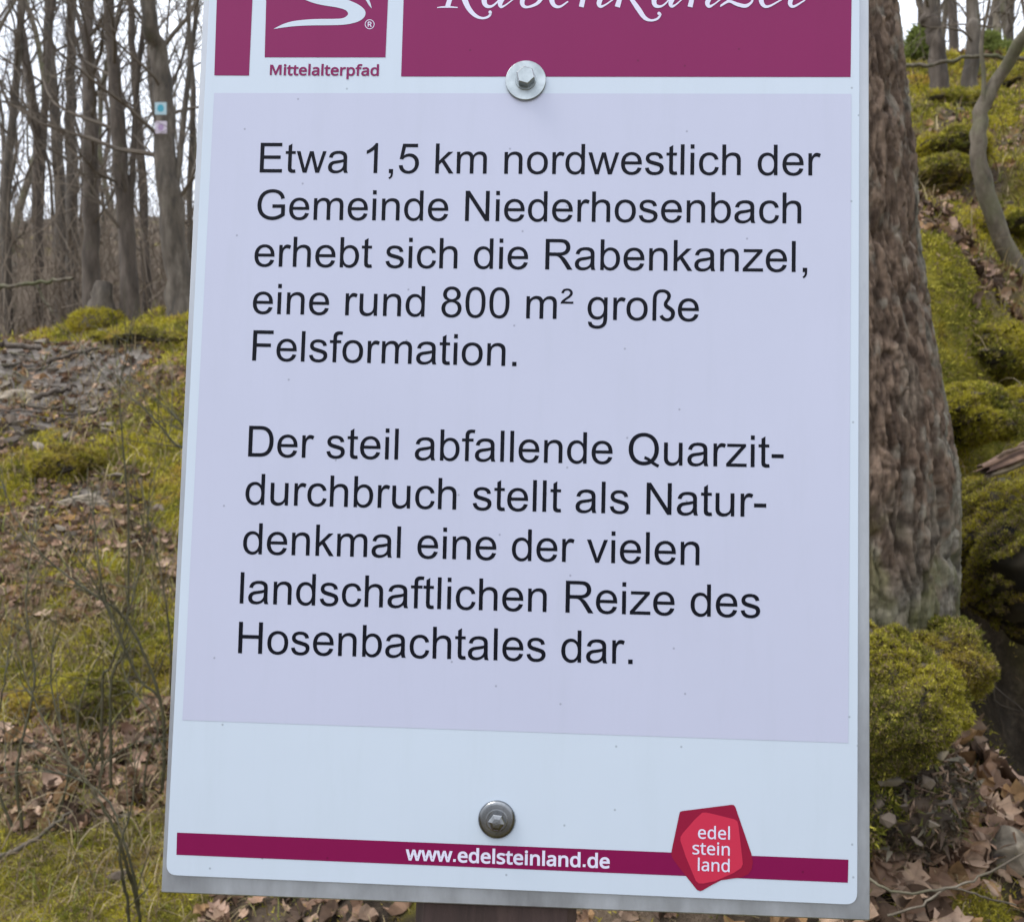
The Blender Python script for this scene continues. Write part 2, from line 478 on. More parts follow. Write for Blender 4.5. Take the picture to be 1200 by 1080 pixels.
px_tree('forest_tree', 'tall tree whose stem bends left above the fallen pole', [(72,350),(71,230),(63,130),(58,50),(57,-5)], 13.5, 15, 16, M_trunk, 5, nb=22, t0=0.1)
px_tree('forest_tree', 'forked brown tree above the left end of the pole', [(48,360),(45,240),(43,150),(30,60),(26,-5)], 11.5, 13, 13, M_trunk2, 6, forks=[(0.14, [(57,60),(66,-20),(80,-120)], 0.7)], nb=22, t0=0.08)
px_tree('forest_tree', 'leaning thin tree at the far left edge of the wood', [(12,370),(8,250),(16,120),(30,-5)], 11.0, 12, 12, M_trunk, 7, nb=22, t0=0.1)
px_tree('forest_tree', 'thin tree squeezed between the low limbed tree and the marked tree', [(174,360),(168,230),(158,110),(152,-5)], 11.2, 11, 12, M_trunk2, 8, nb=20, t0=0.1)
px_tree('forest_tree', 'young slender tree half hidden by the left edge of the sign', [(226,370),(222,240),(228,120),(222,-5)], 10.5, 8, 9, M_trunk, 9, nb=22, t0=0.06)

# right hand slope
px_tree('crooked_tree', 'crooked smooth barked tree bending right over the mossy slope', [(1203,352),(1178,292),(1155,225),(1147,165),(1152,128),(1172,88),(1192,40),(1203,-10)], 4.1, 21, 26, M_trunk3, 21, forks=[(0.2, [(1153,100),(1150,50),(1160,-10),(1150,-90)], 0.35)], height=6, nb=8, t0=0.55, blen=1.3)
px_tree('slope_tree', 'brown curving tree left of the crooked tree on the slope', [(1102,152),(1106,100),(1097,55),(1089,20),(1090,-20)], 7.2, 21, 24, M_trunk2, 22, height=7, nb=8, t0=0.32, blen=1.3)
px_tree('slope_tree', 'straight grey tree standing right beside the curving slope tree', [(1132,155),(1136,90),(1141,30),(1142,-20)], 7.0, 19, 21, M_trunk, 23, height=7, nb=8, t0=0.32, blen=1.3)
px_tree('slope_tree', 'pale tree standing on the skyline of the mossy slope', [(1165,85),(1167,40),(1168,-20)], 9.8, 12, 13, M_trunk3, 24, height=7, nb=10, t0=0.2)
px_tree('slope_tree', 'dark thin tree at the skyline next to the pale tree', [(1180,85),(1182,40),(1184,-20)], 10.4, 9, 10, M_trunk, 25, height=7, nb=10, t0=0.2)

# the wood behind: prototypes copied
protos = []
for s in range(6):
    rs = np.random.RandomState(100 + s)
    hgt = 11 + 3 * rs.rand()
    sp = [np.zeros(3)] + [np.array([rs.standard_normal() * 0.22 * k ** 0.7, rs.standard_normal() * 0.22 * k ** 0.7, hgt * k / 5]) for k in range(1, 6)]
    T, B = make_tree(100 + s, sp, 0.042 + 0.035 * rs.rand(), 0.012, nb=22, t0=0.12, blen=2.0, dense=0.8, sides=7)
    protos.append((T.mesh('trunk', [M_trunk, M_trunk2, M_trunk3][s % 3], True), B.mesh('branches', M_twig)))
rs = np.random.RandomState(8)
spots = []
tries = 0
def clear(x, y, rad):
    return all((x - a) ** 2 + (y - c) ** 2 > rad * rad for a, c in spots)
for q_ in range(11):
    d = 11 + 9 * rs.rand(); spots.append(((-0.26 + 0.055 * q_ + .02 * rs.rand()) * d, d))
while len(spots) < 100 and tries < 6000:
    tries += 1
    left = rs.rand() < 0.66
    d = 18 + 42 * rs.rand()
    b_ = (-0.62 + 0.34 * rs.rand()) if left else (-0.25 + 0.9 * rs.rand())
    if not left and b_ > 0.3: d = max(d, 14)
    x, y = b_ * d, d
    if clear(x, y, 1.1): spots.append((x, y))
for q_ in range(9):
    d = 11.5 + 9 * rs.rand(); spots.append(((0.425 + 0.13 * q_ / 8) * d, d))
LEFT_L = 'bare grey forest tree among the many crowding behind the marked tree'
MID_L = 'bare forest tree deep in the wood behind the sign and the slope'
for k, (x, y) in enumerate(spots):
    left = x / y < -0.27
    tm, bm = protos[k % 6]
    r_ = empty('background_tree', (x, y, float(H(x, y)) - 0.08), LEFT_L if left else MID_L, 'tree',
               'bare trees crowding the wood on the left' if left else 'bare trees of the wood behind the slope')
    r_.rotation_euler = (rs.standard_normal() * 0.035, rs.standard_normal() * 0.035, rs.rand() * 6.28)
    s_ = 0.75 + 0.5 * rs.rand(); r_.scale = (s_, s_, s_ * (0.95 + 0.2 * rs.rand()))
    obj('trunk', tm, r_); tag(obj('branches', bm, r_), kind='stuff')

# thin brushwood between the trunks, nobody could count it
acc = Acc(); rs = np.random.RandomState(77)
for k in range(3600):
    d = 10.5 + 34 * rs.rand() ** 1.3; b_ = -0.65 + 0.42 * rs.rand() if rs.rand() < 0.7 else -0.3 + 1.0 * rs.rand()
    if b_ > 0.25 and d < 13: continue
    x, y = b_ * d, d
    z = float(H0(x, y)) + 0.02
    L = (0.8 + 2.4 * rs.rand()) * (1 if b_ < 0.2 else 0.5)
    q = wander(np.array([x, y, z]), np.array([rs.standard_normal() * .25, rs.standard_normal() * .25, 1]), L, 5, 0.14, 0.05, rs)
    tube(acc, q, np.linspace(0.009, 0.003, 6), 3)
    for _ in range(3):
        j = rs.randint(1, 5)
        tube(acc, wander(q[j], np.array([rs.standard_normal(), rs.standard_normal(), 0.9]), L * 0.35, 3, 0.2, 0.05, rs), np.linspace(0.005, 0.002, 4), 3)
tag(obj('brushwood', acc.mesh('brushwood', M_brush)), 'tangle of thin bare undergrowth stems between the distant trunks', 'undergrowth', kind='stuff')

# ------------------------------------------------------------------ the big tree behind the sign
def big_tree():
    bx, by = 0.600, 1.86
    zb = 1.03
    root = empty('big_tree', (bx, by, zb), 'thick rough barked tree rooted on the bank right behind the sign', 'tree')
    # right flank follows these heights: (world z, offset of axis x, radius)
    prof = np.array([(0.6, 0, .25), (1.1, 0, .262), (1.2, 0, 0.259), (1.28, 0, 0.262), (1.42, 0, 0.261), (1.52, 0, 0.248), (1.69, 0, 0.22), (1.86, -0.015, 0.208), (1.94, -0.02, 0.208), (2.08, -0.03, 0.209), (2.22, -0.04, 0.205), (2.36, -0.05, 0.197), (2.6, -.066, .176), (3.2, -.10, .168), (4.4, -.17, .15), (6.5, -.25, .12), (9.5, -.3, .07), (12, -.3, .02)])
    zz = np.concatenate([np.arange(0.62, 1.05, 0.008), np.arange(1.05, 2.45, 0.0034), np.arange(2.45, 12, 0.06)])
    ns = 540
    th = np.arange(ns) * 2 * np.pi / ns
    Z, T_ = np.meshgrid(zz, th, indexing='ij')
    ax = np.interp(Z, prof[:, 0], prof[:, 1]); rd = np.interp(Z, prof[:, 0], prof[:, 2])
    # angle wraps: sample noise on a circle laid out as (u, z) with a seam on the far side
    u = (T_ + np.pi / 2) % (2 * np.pi) * 0.2            # arc length in metres, seam at the back
    wz = Z + 0.03 * fbm(u * 9, Z * 4, 3, 3)
    wu = u + 0.018 * fbm(u * 14, Z * 9, 4, 3)
    low = np.clip((1.62 - Z) / 0.5, 0, 1)                # coarser, deeper furrows towards the foot
    r1_ = np.abs(fbm(wu * 95, wz * 24, 11, 3, 0.5)); r2_ = np.abs(fbm(wu * 40, wz * 5, 19, 2, 0.5)); r3_ = np.abs(fbm(wu * 70, wz * 10, 29, 2, 0.5))
    crack1 = np.clip(1 - r1_ * 7, 0, 1); crack = np.clip(1 - r2_ * 6.5, 0, 1); crack3 = np.clip(1 - r3_ * 6.5, 0, 1)
    fine = fbm(u * 190, Z * 110, 13, 3)
    flake = vnoise(wu * 100 + 4, wz * 40, 33)
    disp = 0.0036 * flake + 0.0024 * fine - 0.0045 * crack1 - 0.010 * crack3 - (0.013 + 0.009 * low) * crack + 0.006 * fbm(u * 9, Z * 5, 15, 2)
    disp = disp * np.where(Z < 2.45, 1, 0.3)
    rr = rd + disp
    X = ax + rr * np.cos(T_); Y = rr * np.sin(T_)
    V = np.stack([X, Y, Z - zb], -1).reshape(-1, 3)
    i = np.arange(len(zz) - 1)[:, None] * ns; j = np.arange(ns); k = (j + 1) % ns
    F = np.stack([i + j, i + k, i + ns + k, i + ns + j], -1).reshape(-1, 4)
    # bark colour: red-brown plates, grey-green lichen on the weather side (to the right)
    red = np.array([0.180, 0.126, 0.090]); dark = np.array([0.060, 0.040, 0.028]); grey = np.array([0.180, 0.168, 0.135]); pale = np.array([0.26, 0.235, 0.19])
    side = np.cos(T_ - 0.1)                              # 1 on the right flank
    lich = 0.85 * np.clip((side - 0.74 + 0.6 * fbm(u * 34, Z * 14, 21, 5, .65) + 0.22 * np.clip((1.9 - Z) / 0.7, 0, 1)) / 0.25, 0, 1)[..., None]
    lich = np.maximum(lich, np.clip((1.50 - Z + 0.5 * fbm(u * 12, Z * 7, 23, 3)) / 0.35, 0, 1)[..., None] * 0.75)
    mottle = np.clip(0.5 + flake * 0.9 + fbm(wu * 160, wz * 60, 22, 3) * 1.1, 0, 1)[..., None]
    c = (dark * (1 - mottle) + red * mottle) * (1 - lich) + (grey * (0.4 + 0.9 * mottle)) * lich
    pl_ = np.clip((fbm(u * 60, Z * 26, 25, 4) - 0.25) / 0.2, 0, 1)[..., None] * 0.5
    c = c * (1 - pl_) + pale * pl_
    moss_ = np.clip((1.22 - Z + 0.5 * fbm(u * 18, Z * 12, 27, 3)) / 0.15, 0, 1)[..., None] * 0.35
    c = c * (1 - moss_) + np.array([.13, .14, .03]) * moss_
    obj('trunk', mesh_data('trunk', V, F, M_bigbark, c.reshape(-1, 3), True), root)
    rs_ = np.random.RandomState(5); B = Acc()
    # roots creeping out of the foot over the hollow and down the bank
    for k, pts in enumerate([[(.84, 1.86, 1.14), (.93, 1.93, 1.08), (1.02, 2.03, 1.0), (1.1, 2.2, .95)],
                             [(.45, 1.66, 1.05), (.36, 1.58, .98), (.26, 1.52, .86), (.16, 1.5, .74)]]):
        A2 = Acc(); q = crom(pts, 22) - np.array([bx, by, zb]); q[1:] += rs_.standard_normal((21, 3)) * .004
        tube(A2, q, np.linspace(.020, .006, 22), 8, rough=.08, rs=rs_)
        obj('root', A2.mesh('root', M_trunk2, True), root)
        for _ in range(4):
            j = rs_.randint(6, 18); A3 = Acc()
            tube(A3, wander(q[j], np.array([rs_.standard_normal() * .5, -.4, -1.0]), .10 + .08 * rs_.rand(), 6, .2, -.02, rs_), np.linspace(.0035, .001, 7), 5)
            obj('root', A3.mesh('root', M_trunk2, True), root)
    for k in range(26):
        z = 3.4 + 8 * k / 26; az = rs_.rand() * 6.28
        p = np.array([np.interp(z, prof[:, 0], prof[:, 1]), 0, z - zb])
        L = 2.6 * (1 - (z - 3) / 11)
        q = wander(p, np.array([math.cos(az), math.sin(az), 0.4]), L, 7, 0.18, 0.04, rs_)
        tube(B, q, np.linspace(0.035 * (1 - (z - 3) / 12), 0.006, 8), 6)
        for _ in range(7):
            j = rs_.randint(2, 7)
            tube(B, wander(q[j], rs_.standard_normal(3) + (0, 0, .4), L * 0.4, 5, 0.2, 0.03, rs_), np.linspace(0.008, 0.002, 6), 3)
    tag(obj('branches', B.mesh('branches', M_twig), root), kind='stuff')
big_tree()

# ------------------------------------------------------------------ sprigs, boulders
def sprigs(P, N, size, rs, col, leaves=3, spread=0.7, stiff=0.5):
    """small pointed leaves bunched at the points P along the normals N"""
    n = len(P)
    V = np.empty((n, leaves, 3, 3)); Cc = np.empty((n, leaves, 3, 3))
    size = np.broadcast_to(size, (n,))
    for k in range(leaves):
        d = N * stiff + rs.standard_normal((n, 3)) * spread; d /= np.linalg.norm(d, axis=1, keepdims=True)
        s = np.cross(d, rs.standard_normal((n, 3))); s /= np.linalg.norm(s, axis=1, keepdims=True) + 1e-9
        L = (size * (0.6 + 0.8 * rs.rand(n)))[:, None]
        o = P + rs.standard_normal((n, 3)) * size[:, None] * 0.35
        V[:, k, 0] = o - s * L * 0.16; V[:, k, 1] = o + s * L * 0.16; V[:, k, 2] = o + d * L
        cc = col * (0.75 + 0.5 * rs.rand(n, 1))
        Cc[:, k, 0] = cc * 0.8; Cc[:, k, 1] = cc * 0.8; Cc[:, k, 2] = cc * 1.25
    return V.reshape(-1, 3), np.arange(n * leaves * 3).reshape(-1, 3), Cc.reshape(-1, 3)

MOSS_A = np.array([0.41, 0.355, 0.032]); MOSS_B = np.array([0.135, 0.140, 0.018]); MOSS_C = np.array([0.39, 0.26, 0.055]); MOSS_D = np.array([0.54, 0.48, 0.08])
def moss_col(P, seed, rs):
    a = np.clip(0.5 + fbm(P[:, 0] * 7 + P[:, 2] * 5, P[:, 1] * 7 + P[:, 2] * 3, seed, 4) * 1.8, 0, 1)[:, None]
    b_ = np.clip(fbm(P[:, 0] * 3, P[:, 1] * 3 + P[:, 2] * 4, seed + 3, 3) * 2.4 - 0.35, 0, 1)[:, None]
    c = MOSS_B * (1 - a) + MOSS_A * a
    c = c * (1 - b_) + MOSS_C * b_
    hi = (rs.rand(len(P), 1) < 0.16)
    c = np.where(hi, MOSS_D, c)
    dead = rs.rand(len(P), 1) < 0.17 + 0.25 * np.clip(fbm(P[:, :1] * 4, P[:, 1:2] * 4, seed + 8, 3) * 2, 0, 1)
    return np.where(dead, np.array([.20, .145, .09]) * (.5 + rs.rand(len(P), 1)), c)

def ico(sub):
    import bmesh
    bm = bmesh.new(); bmesh.ops.create_icosphere(bm, subdivisions=sub, radius=1.0)
    V = np.array([v.co for v in bm.verts]); F = np.array([[v.index for v in f.verts] for f in bm.faces]); bm.free()
    return V, F
ICO = {s: ico(s) for s in (1, 2, 3, 4, 5)}
def n3(V, s, seed, oct=3):
    return (fbm(V[:, 0] * s + 11, V[:, 1] * s + V[:, 2] * 1.7 * s, seed, oct) + fbm(V[:, 1] * s + 5, V[:, 2] * s - V[:, 0] * 1.3 * s, seed + 1, oct) + fbm(V[:, 2] * s + 8, V[:, 0] * s + V[:, 1] * s, seed + 2, oct)) / 1.7

def boulder(label, c, rad, seed, nmoss, msize, lo=-0.4, rotz=0.0, cat='boulder', name='mossy_boulder', sub=5, rocky=0.42):
    V, F = ICO[sub]; V = V.copy()
    f = 1 + rocky * n3(V, 1.2, seed) + 0.24 * n3(V, 2.9, seed + 9) + 0.10 * n3(V, 7, seed + 19) + 0.03 * n3(V, 17, seed + 29)
    V = V * f[:, None] * np.array(rad)
    cz, sz = math.cos(rotz), math.sin(rotz)
    V[:, :2] = V[:, :2] @ np.array([[cz, sz], [-sz, cz]])
    stone = np.array([0.055, 0.046, 0.030]) * (1 + 0.9 * n3(V * 14, 1, seed + 30))[:, None]
    root = empty(name, c, label, cat)
    obj('rock', mesh_data('rock', V, F, M_stone, np.clip(stone, 0.02, 0.6), True), root)
    rs = np.random.RandomState(seed)
    tri = V[F]; nn = np.cross(tri[:, 1] - tri[:, 0], tri[:, 2] - tri[:, 0]); ar = np.linalg.norm(nn, axis=1)
    k = rs.choice(len(F), nmoss, p=ar / ar.sum()); nn = nn[k] / ar[k][:, None]
    w = rs.dirichlet((1, 1, 1), nmoss)
    P = (tri[k] * w[:, :, None]).sum(1)
    up = nn[:, 2] + 0.9 * fbm(P[:, 0] * 16, P[:, 2] * 16 + P[:, 1] * 9, seed + 2, 3)
    bare = n3(P / np.max(rad) * 2.2, 1.0, seed + 40)      # patches the moss leaves open
    keep = (up > lo) & (bare < 0.5)
    P = P[keep]; nn = nn[keep]
    nn = nn + np.array([0, 0, 0.35])
    fq = 0.21 / msize                                   # clumps a few sprigs wide
    cl = fbm(P[:, 0] * fq, P[:, 1] * fq + P[:, 2] * fq * 1.1, seed + 5, 3)
    keep = cl > -0.42 + 0.12 * rs.rand(len(P))          # gaps between the clumps
    P, nn, cl = P[keep], nn[keep], cl[keep]
    P = P + nn * msize * 4.2 * (cl[:, None] + 0.25)
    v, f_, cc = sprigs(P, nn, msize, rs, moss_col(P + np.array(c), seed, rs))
    tag(obj('moss', mesh_data('moss', v, f_, M_moss, cc), root), kind='stuff')
    return root

boulder('moss covered boulder bulging at the foot of the big tree', tuple(W(1030,822,1.53)), (.108, .13, .092), 3, 170000, 0.0046, -0.75)
boulder('moss covered root hump under the left flank of the big tree', tuple(W(900,880,1.62)), (.17, .16, .12), 33, 26000, 0.009, -0.6)
boulder('low moss cushion lapping the right foot of the big tree', tuple(W(1108,775,1.60)), (.062, .07, .055), 35, 40000, 0.005, -0.8)
boulder('thick cushion of moss over a rock under the rotten log', tuple(W(1215,650,2.02)), (.155, .28, .15), 4, 110000, 0.0062, -0.6)
boulder('mossy boulder overhanging the dark hollow at the right', tuple(W(1215,610,2.45)), (.20, .22, .13), 6, 50000, 0.0075, -0.7)
boulder('mossy rock halfway up the slope with a dark gap beneath', tuple(W(1105,185,5.35)), (0.196, .3, 0.075), 7, 25650, 0.0136, -0.85)
boulder('low mossy rock behind the foot of the crooked tree', tuple(W(1165,274,4.6)), (0.172, .25, 0.055), 8, 22800, 0.0122, -0.85)
boulder('orange tinged moss hummock right of the big tree', tuple(W(1092,210,5.0)), (0.149, .2, 0.055), 9, 19950, 0.0122, -0.85)
boulder('rounded green moss cushion in the middle of the slope', tuple(W(1170,417,3.2)), (0.161, .16, 0.075), 10, 39900, 0.0088, -0.85)
boulder('broad moss cushion beside the trunk on the slope', tuple(W(1128,483,2.85)), (0.138, .2, 0.075), 11, 39900, 0.0082, -0.85)
boulder('mossy rock at the top of the slope under the leaning pole', tuple(W(1120,134,6.9)), (0.345, .3, 0.090), 12, 19950, 0.0163, -0.85)
boulder('mossy rock near the skyline at the right edge', tuple(W(1185,112,7.6)), (0.345, .4, 0.110), 13, 22800, 0.0177, -0.85)
boulder('yellow moss tussock low on the left bank', tuple(W(88,829,3.42)), (0.230, .2, 0.100), 14, 62700, 0.0095, -0.85)
boulder('smaller moss tussock against the left edge of the sign', tuple(W(185,788,3.7)), (0.207, .15, 0.100), 15, 39900, 0.0095, -0.85)
boulder('bright green moss cushion on the leaf covered slope at left', tuple(W(78,544,5.75)), (0.196, .2, 0.070), 16, 25650, 0.0122, -0.85)
boulder('mossy mound on the crest under the marked tree', tuple(W(195,403,8.2)), (0.437, .4, 0.050), 17, 22800, 0.0150, -0.6)
boulder('mossy hump in front of the low limbed tree', tuple(W(150,400,8.3)), (0.299, .3, 0.033), 19, 17100, 0.0150, -0.6)

# mossy stump on the crest
def stump():
    b0 = W(117, 362, 8.9); gz = float(H(b0[0], b0[1]))
    root = empty('tree_stump', (b0[0], b0[1], gz - 0.05), 'short dark stump with a mossy foot on the crest', 'stump')
    T = Acc(); rs = np.random.RandomState(3)
    q = crom([(0, 0, 0), (0.01, 0, .15), (.02, 0, .32), (.03, .02, .46)], 12)
    tube(T, q, np.linspace(.15, .075, 12) + .09 * np.exp(-np.arange(12) / 2), 12, rough=.09, rs=rs)
    tip = q[-1] + (0.01, 0, 0.03); n0 = len(T.V[0])
    T.V[0] = np.vstack([T.V[0], tip]); T.n += 1
    o = obj('trunk', None or T.mesh('trunk', M_trunk, True), root)
    P = rs.standard_normal((3500, 3)); P /= np.linalg.norm(P, axis=1, keepdims=True); N = P.copy(); P = P * (.27, .27, .16) + (0, 0, .05)
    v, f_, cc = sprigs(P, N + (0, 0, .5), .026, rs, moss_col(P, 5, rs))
    tag(obj('moss', mesh_data('moss', v, f_, M_moss, cc), root), kind='stuff')
stump()

# ------------------------------------------------------------------ ground cover
def scatter(n, seed, dmin, dmax, vis=0.45):
    """places on the slope, thinning out with distance, denser where the sign leaves the ground open"""
    rs = np.random.RandomState(seed)
    d = dmin * (dmax / dmin) ** rs.rand(n)
    b_ = np.where(rs.rand(n) < 0.6, -0.57 + 0.27 * rs.rand(n), 0.36 + 0.21 * rs.rand(n))
    b_ = np.where(rs.rand(n) < vis, b_, -0.85 + 1.7 * rs.rand(n))
    return b_ * d, d, rs
def on_tree(x, y): return (x - 0.6) ** 2 + (y - 1.86) ** 2 < 0.235 ** 2

x, y, rs = scatter(600000, 1, 1.35, 13)
mo, li, ro = masks(x, y)
k = (rs.rand(len(x)) < np.maximum(mo ** 1.3, 0.16 * (y < 9) * (1 - ro) - .3 * blob(x, y, 1190, 850, 2.2, .36, .42))) & ~on_tree(x, y)
x, y = x[k][:300000], y[k][:300000]
P = np.stack([x, y, H(x, y) - 0.003], -1)
size = np.clip(0.0040 * y, 0.007, 0.035) * (0.7 + 0.7 * rs.rand(len(x)))
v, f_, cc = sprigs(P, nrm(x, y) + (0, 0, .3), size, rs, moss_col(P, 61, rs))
tag(obj('moss', mesh_data('moss', v, f_, M_moss, cc)), 'yellow green moss carpet spreading over the slope', 'moss', kind='stuff')

# dead grass and sedge blades
x, y, rs = scatter(50000, 2, 1.35, 10)
g = fbm(x * 2.2, y * 2.2, 88, 3) + 0.35 * (x < 0) * (y < 5)
for (px, py, d, rr) in [(1170,500,2.7,.18), (60,960,2.7,.4), (160,880,3,.4), (200,1070,2.3,.3)]: g = g + 0.8 * blob(x, y, px, py, d, rr)
g = g - 2.0 * blob(x, y, 1190, 850, 2.2, .36, .42)
k = (g > 0.0) & ~on_tree(x, y) & (rs.rand(len(x)) < 0.8)
x, y = x[k][:15000], y[k][:15000]; n = len(x)
base = np.stack([x, y, H(x, y) - 0.01], -1)
L = (0.035 + 0.09 * rs.rand(n)) * np.clip(y / 2.6, 0.5, 2)
az = rs.rand(n) * 6.28; dr = np.stack([np.cos(az), np.sin(az), np.zeros(n)], -1)
wd = np.stack([-np.sin(az), np.cos(az), np.zeros(n)], -1) * (np.clip(0.0007 * y, 0.0009, 0.004))[:, None]
lean = 0.35 + 0.9 * rs.rand(n)
pts = []
for tt in (0, 0.35, 0.7, 1.0):
    pts.append(base + dr * (L * lean * tt ** 1.6)[:, None] + np.array([0, 0, 1.0]) * (L * (tt - 0.55 * lean * tt ** 2.4))[:, None])
V = np.empty((n, 7, 3))
for q in range(3):
    V[:, 2 * q] = pts[q] - wd * (1 - 0.2 * q); V[:, 2 * q + 1] = pts[q] + wd * (1 - 0.2 * q)
V[:, 6] = pts[3]
F = np.array([[0, 1, 3], [0, 3, 2], [2, 3, 5], [2, 5, 4], [4, 5, 6]])
F = (np.arange(n)[:, None, None] * 7 + F).reshape(-1, 3)
pal = np.array([(0.27, 0.21, 0.11), (0.19, 0.165, 0.055), (0.14, 0.15, 0.03), (0.34, 0.27, 0.15), (0.15, 0.105, 0.05)])
cc = np.repeat(pal[rs.randint(0, 5, n)] * (0.7 + 0.5 * rs.rand(n, 1)), 7, 0)
tag(obj('dry_grass', mesh_data('dry_grass', V.reshape(-1, 3), F, M_grass, cc)), 'straw coloured and olive grass blades among the moss', 'grass', kind='stuff')

# leaves: one outline, curled in different ways
def leaf_shape(seed, lobed):
    rs = np.random.RandomState(seed)
    nseg = 8
    t = np.linspace(0, 1, nseg + 1)
    w = 0.30 * np.sin(np.pi * t ** 0.85) ** 0.8
    if lobed: w = w * (1 + 0.34 * np.cos(t * 8 * np.pi + rs.rand()))
    w[0] = 0.02; w[-1] = 0.01
    curl = 0.4 + 0.9 * rs.rand(); cup = 0.2 + 1.3 * rs.rand(); tw = rs.standard_normal() * 0.9
    V = []
    for i, tt in enumerate(t):
        zc = curl * (tt - 0.5) ** 2 + 0.04 * rs.standard_normal()
        for s in (-1, 0, 1):
            V.append(((tt - 0.5), s * w[i], zc + cup * abs(s) * w[i] * (0.7 + 0.3 * rs.rand()) + tw * s * w[i] * (tt - 0.5)))
    F = []
    for i in range(nseg):
        for s in (0, 1):
            a = 3 * i + s
            F += [(a, a + 1, a + 4), (a, a + 4, a + 3)]
    return np.array(V), np.array(F)
shapes = [leaf_shape(s, s % 2) for s in range(8)]
leaf_meshes = []
for V, F in shapes:
    me = mesh_data('leaf', V, F, M_leaf, None, True); leaf_meshes.append(me)
def leaf_places(n, seed, dmin, dmax, vis):
    x, y, rs = scatter(n * 6, seed, dmin, dmax, vis)
    mo, li, ro = masks(x, y)
    p = (1 - mo) * 0.8 + 0.04 - 0.3 * ro - 0.25 * (x < 0) * (y < 3.1) - 0.12 * (x < 0) * (y < 6) * (fbm(x * 3, y * 3, 91, 3) > -0.1)
    p = p - 1.2 * blob(x, y, 1185, 800, 2.3, .3, .4) - 1.1 * blob(x, y, 1185, 890, 1.85, .16, .2)
    p = np.where((x > 0) & (y < 2.2), p * .55, p)
    k = (rs.rand(len(x)) < p * 0.7) & ~on_tree(x, y)
    return x[k][:n], y[k][:n], rs
x, y, rs = leaf_places(300, 11, 1.4, 4.8, 1.0)
N = nrm(x, y)
for i in range(len(x)):
    o = obj('leaf', leaf_meshes[rs.randint(8)], ground, (x[i], y[i], float(H(x[i], y[i])) + 0.008))
    q = Vector(N[i] + rs.standard_normal(3) * 0.35).to_track_quat('Z', 'Y').to_matrix() @ Matrix.Rotation(rs.rand() * 6.28, 3, 'Z')
    if rs.rand() < 0.3: q = q @ Matrix.Rotation(math.pi, 3, 'X')
    o.rotation_euler = q.to_euler(); s_ = 0.045 + 0.045 * rs.rand(); o.scale = (s_, s_, s_)
# the rest of the litter
x, y, rs = leaf_places(15000, 12, 1.4, 16, 0.45)
n = len(x); N = nrm(x, y) + rs.standard_normal((n, 3)) * 0.4
N /= np.linalg.norm(N, axis=1, keepdims=True)
a = np.cross(N, rs.standard_normal((n, 3))); a /= np.linalg.norm(a, axis=1, keepdims=True); b_ = np.cross(N, a)
N = N * np.where(rs.rand(n) < 0.35, -1, 1)[:, None]
s_ = (0.035 + 0.05 * rs.rand(n)) * np.clip(y / 6, 1, 1.7)
P = np.stack([x, y, H(x, y) + 0.006], -1)
acc = Acc()
pal = np.array([(0.29, 0.185, 0.125), (0.15, 0.092, 0.060), (0.38, 0.265, 0.185), (0.075, 0.048, 0.032), (0.20, 0.14, 0.10), (0.27, 0.165, 0.08)])
for q in range(8):
    m_ = np.arange(n) % 8 == q
    V, F = shapes[q]
    VV = P[m_][:, None] + s_[m_][:, None, None] * (V[None, :, :1] * a[m_][:, None] + V[None, :, 1:2] * b_[m_][:, None] + V[None, :, 2:] * N[m_][:, None])
    c_ = pal[rs.randint(0, 6, m_.sum())] * (0.7 + 0.5 * rs.rand(m_.sum(), 1))
    acc.add(VV.reshape(-1, 3), (np.arange(m_.sum())[:, None, None] * len(V) + F).reshape(-1, 3), np.repeat(c_, len(V), 0))
tag(obj('leaf_litter', acc.mesh('leaf_litter', M_litter)), 'brown dead leaves littering the slope under the trees', 'leaf litter', kind='stuff')

# stones: flat shards of the scree at left, small rubble in the bank at right
def hull(seed, npts=13):
    import bmesh
    rs_ = np.random.RandomState(seed); P = rs_.standard_normal((npts, 3)); P /= np.linalg.norm(P, axis=1, keepdims=True)
    bm = bmesh.new()
    for p in P * (0.75 + 0.35 * rs_.rand(npts, 1)): bm.verts.new(p)
    r = bmesh.ops.convex_hull(bm, input=bm.verts)
    bmesh.ops.delete(bm, geom=list({g for g in list(r['geom_interior']) + list(r['geom_unused']) if isinstance(g, bmesh.types.BMVert)}), context='VERTS')
    bm.verts.index_update()
    V = np.array([v.co for v in bm.verts]); F = np.array([[v.index for v in f.verts] for f in bm.faces]); bm.free()
    return V, F
stone_meshes = []
for s in range(5):
    V, F = hull(300 + s)
    V = V * np.array([(1, .6, .28), (1, .8, .5), (1, .45, .35), (1, .9, .35), (.9, .7, .7)][s])
    stc = np.array([(.13,.11,.09), (.17,.145,.115), (.11,.09,.075), (.21,.18,.145), (.15,.12,.095)][s])
    stone_meshes.append(mesh_data('stone', V, F, M_stone, np.tile(stc, (len(V), 1))))
rs = np.random.RandomState(31)
def place_stone(px, py, d, s_, k=None):
    c = W(px, py, d); z = float(H(c[0], c[1]))
    o = obj('stone', stone_meshes[rs.randint(5) if k is None else k], ground, (c[0], c[1], z + s_ * 0.12))
    o.rotation_euler = (rs.standard_normal() * .3, rs.standard_normal() * .3, rs.rand() * 6.28); o.scale = (s_, s_, s_)
    return o
for _ in range(110):
    place_stone(-10 + 150 * rs.rand(), 0, 5.9 + 2.6 * rs.rand(), 0.03 + 0.055 * rs.rand() ** 1.5)
for _ in range(26): place_stone(20 + 170 * rs.rand(), 0, 4.6 + 1.2 * rs.rand(), 0.025 + 0.035 * rs.rand())
for _ in range(12): place_stone(30 + 160 * rs.rand(), 0, 2.4 + 1.4 * rs.rand(), 0.02 + 0.02 * rs.rand())
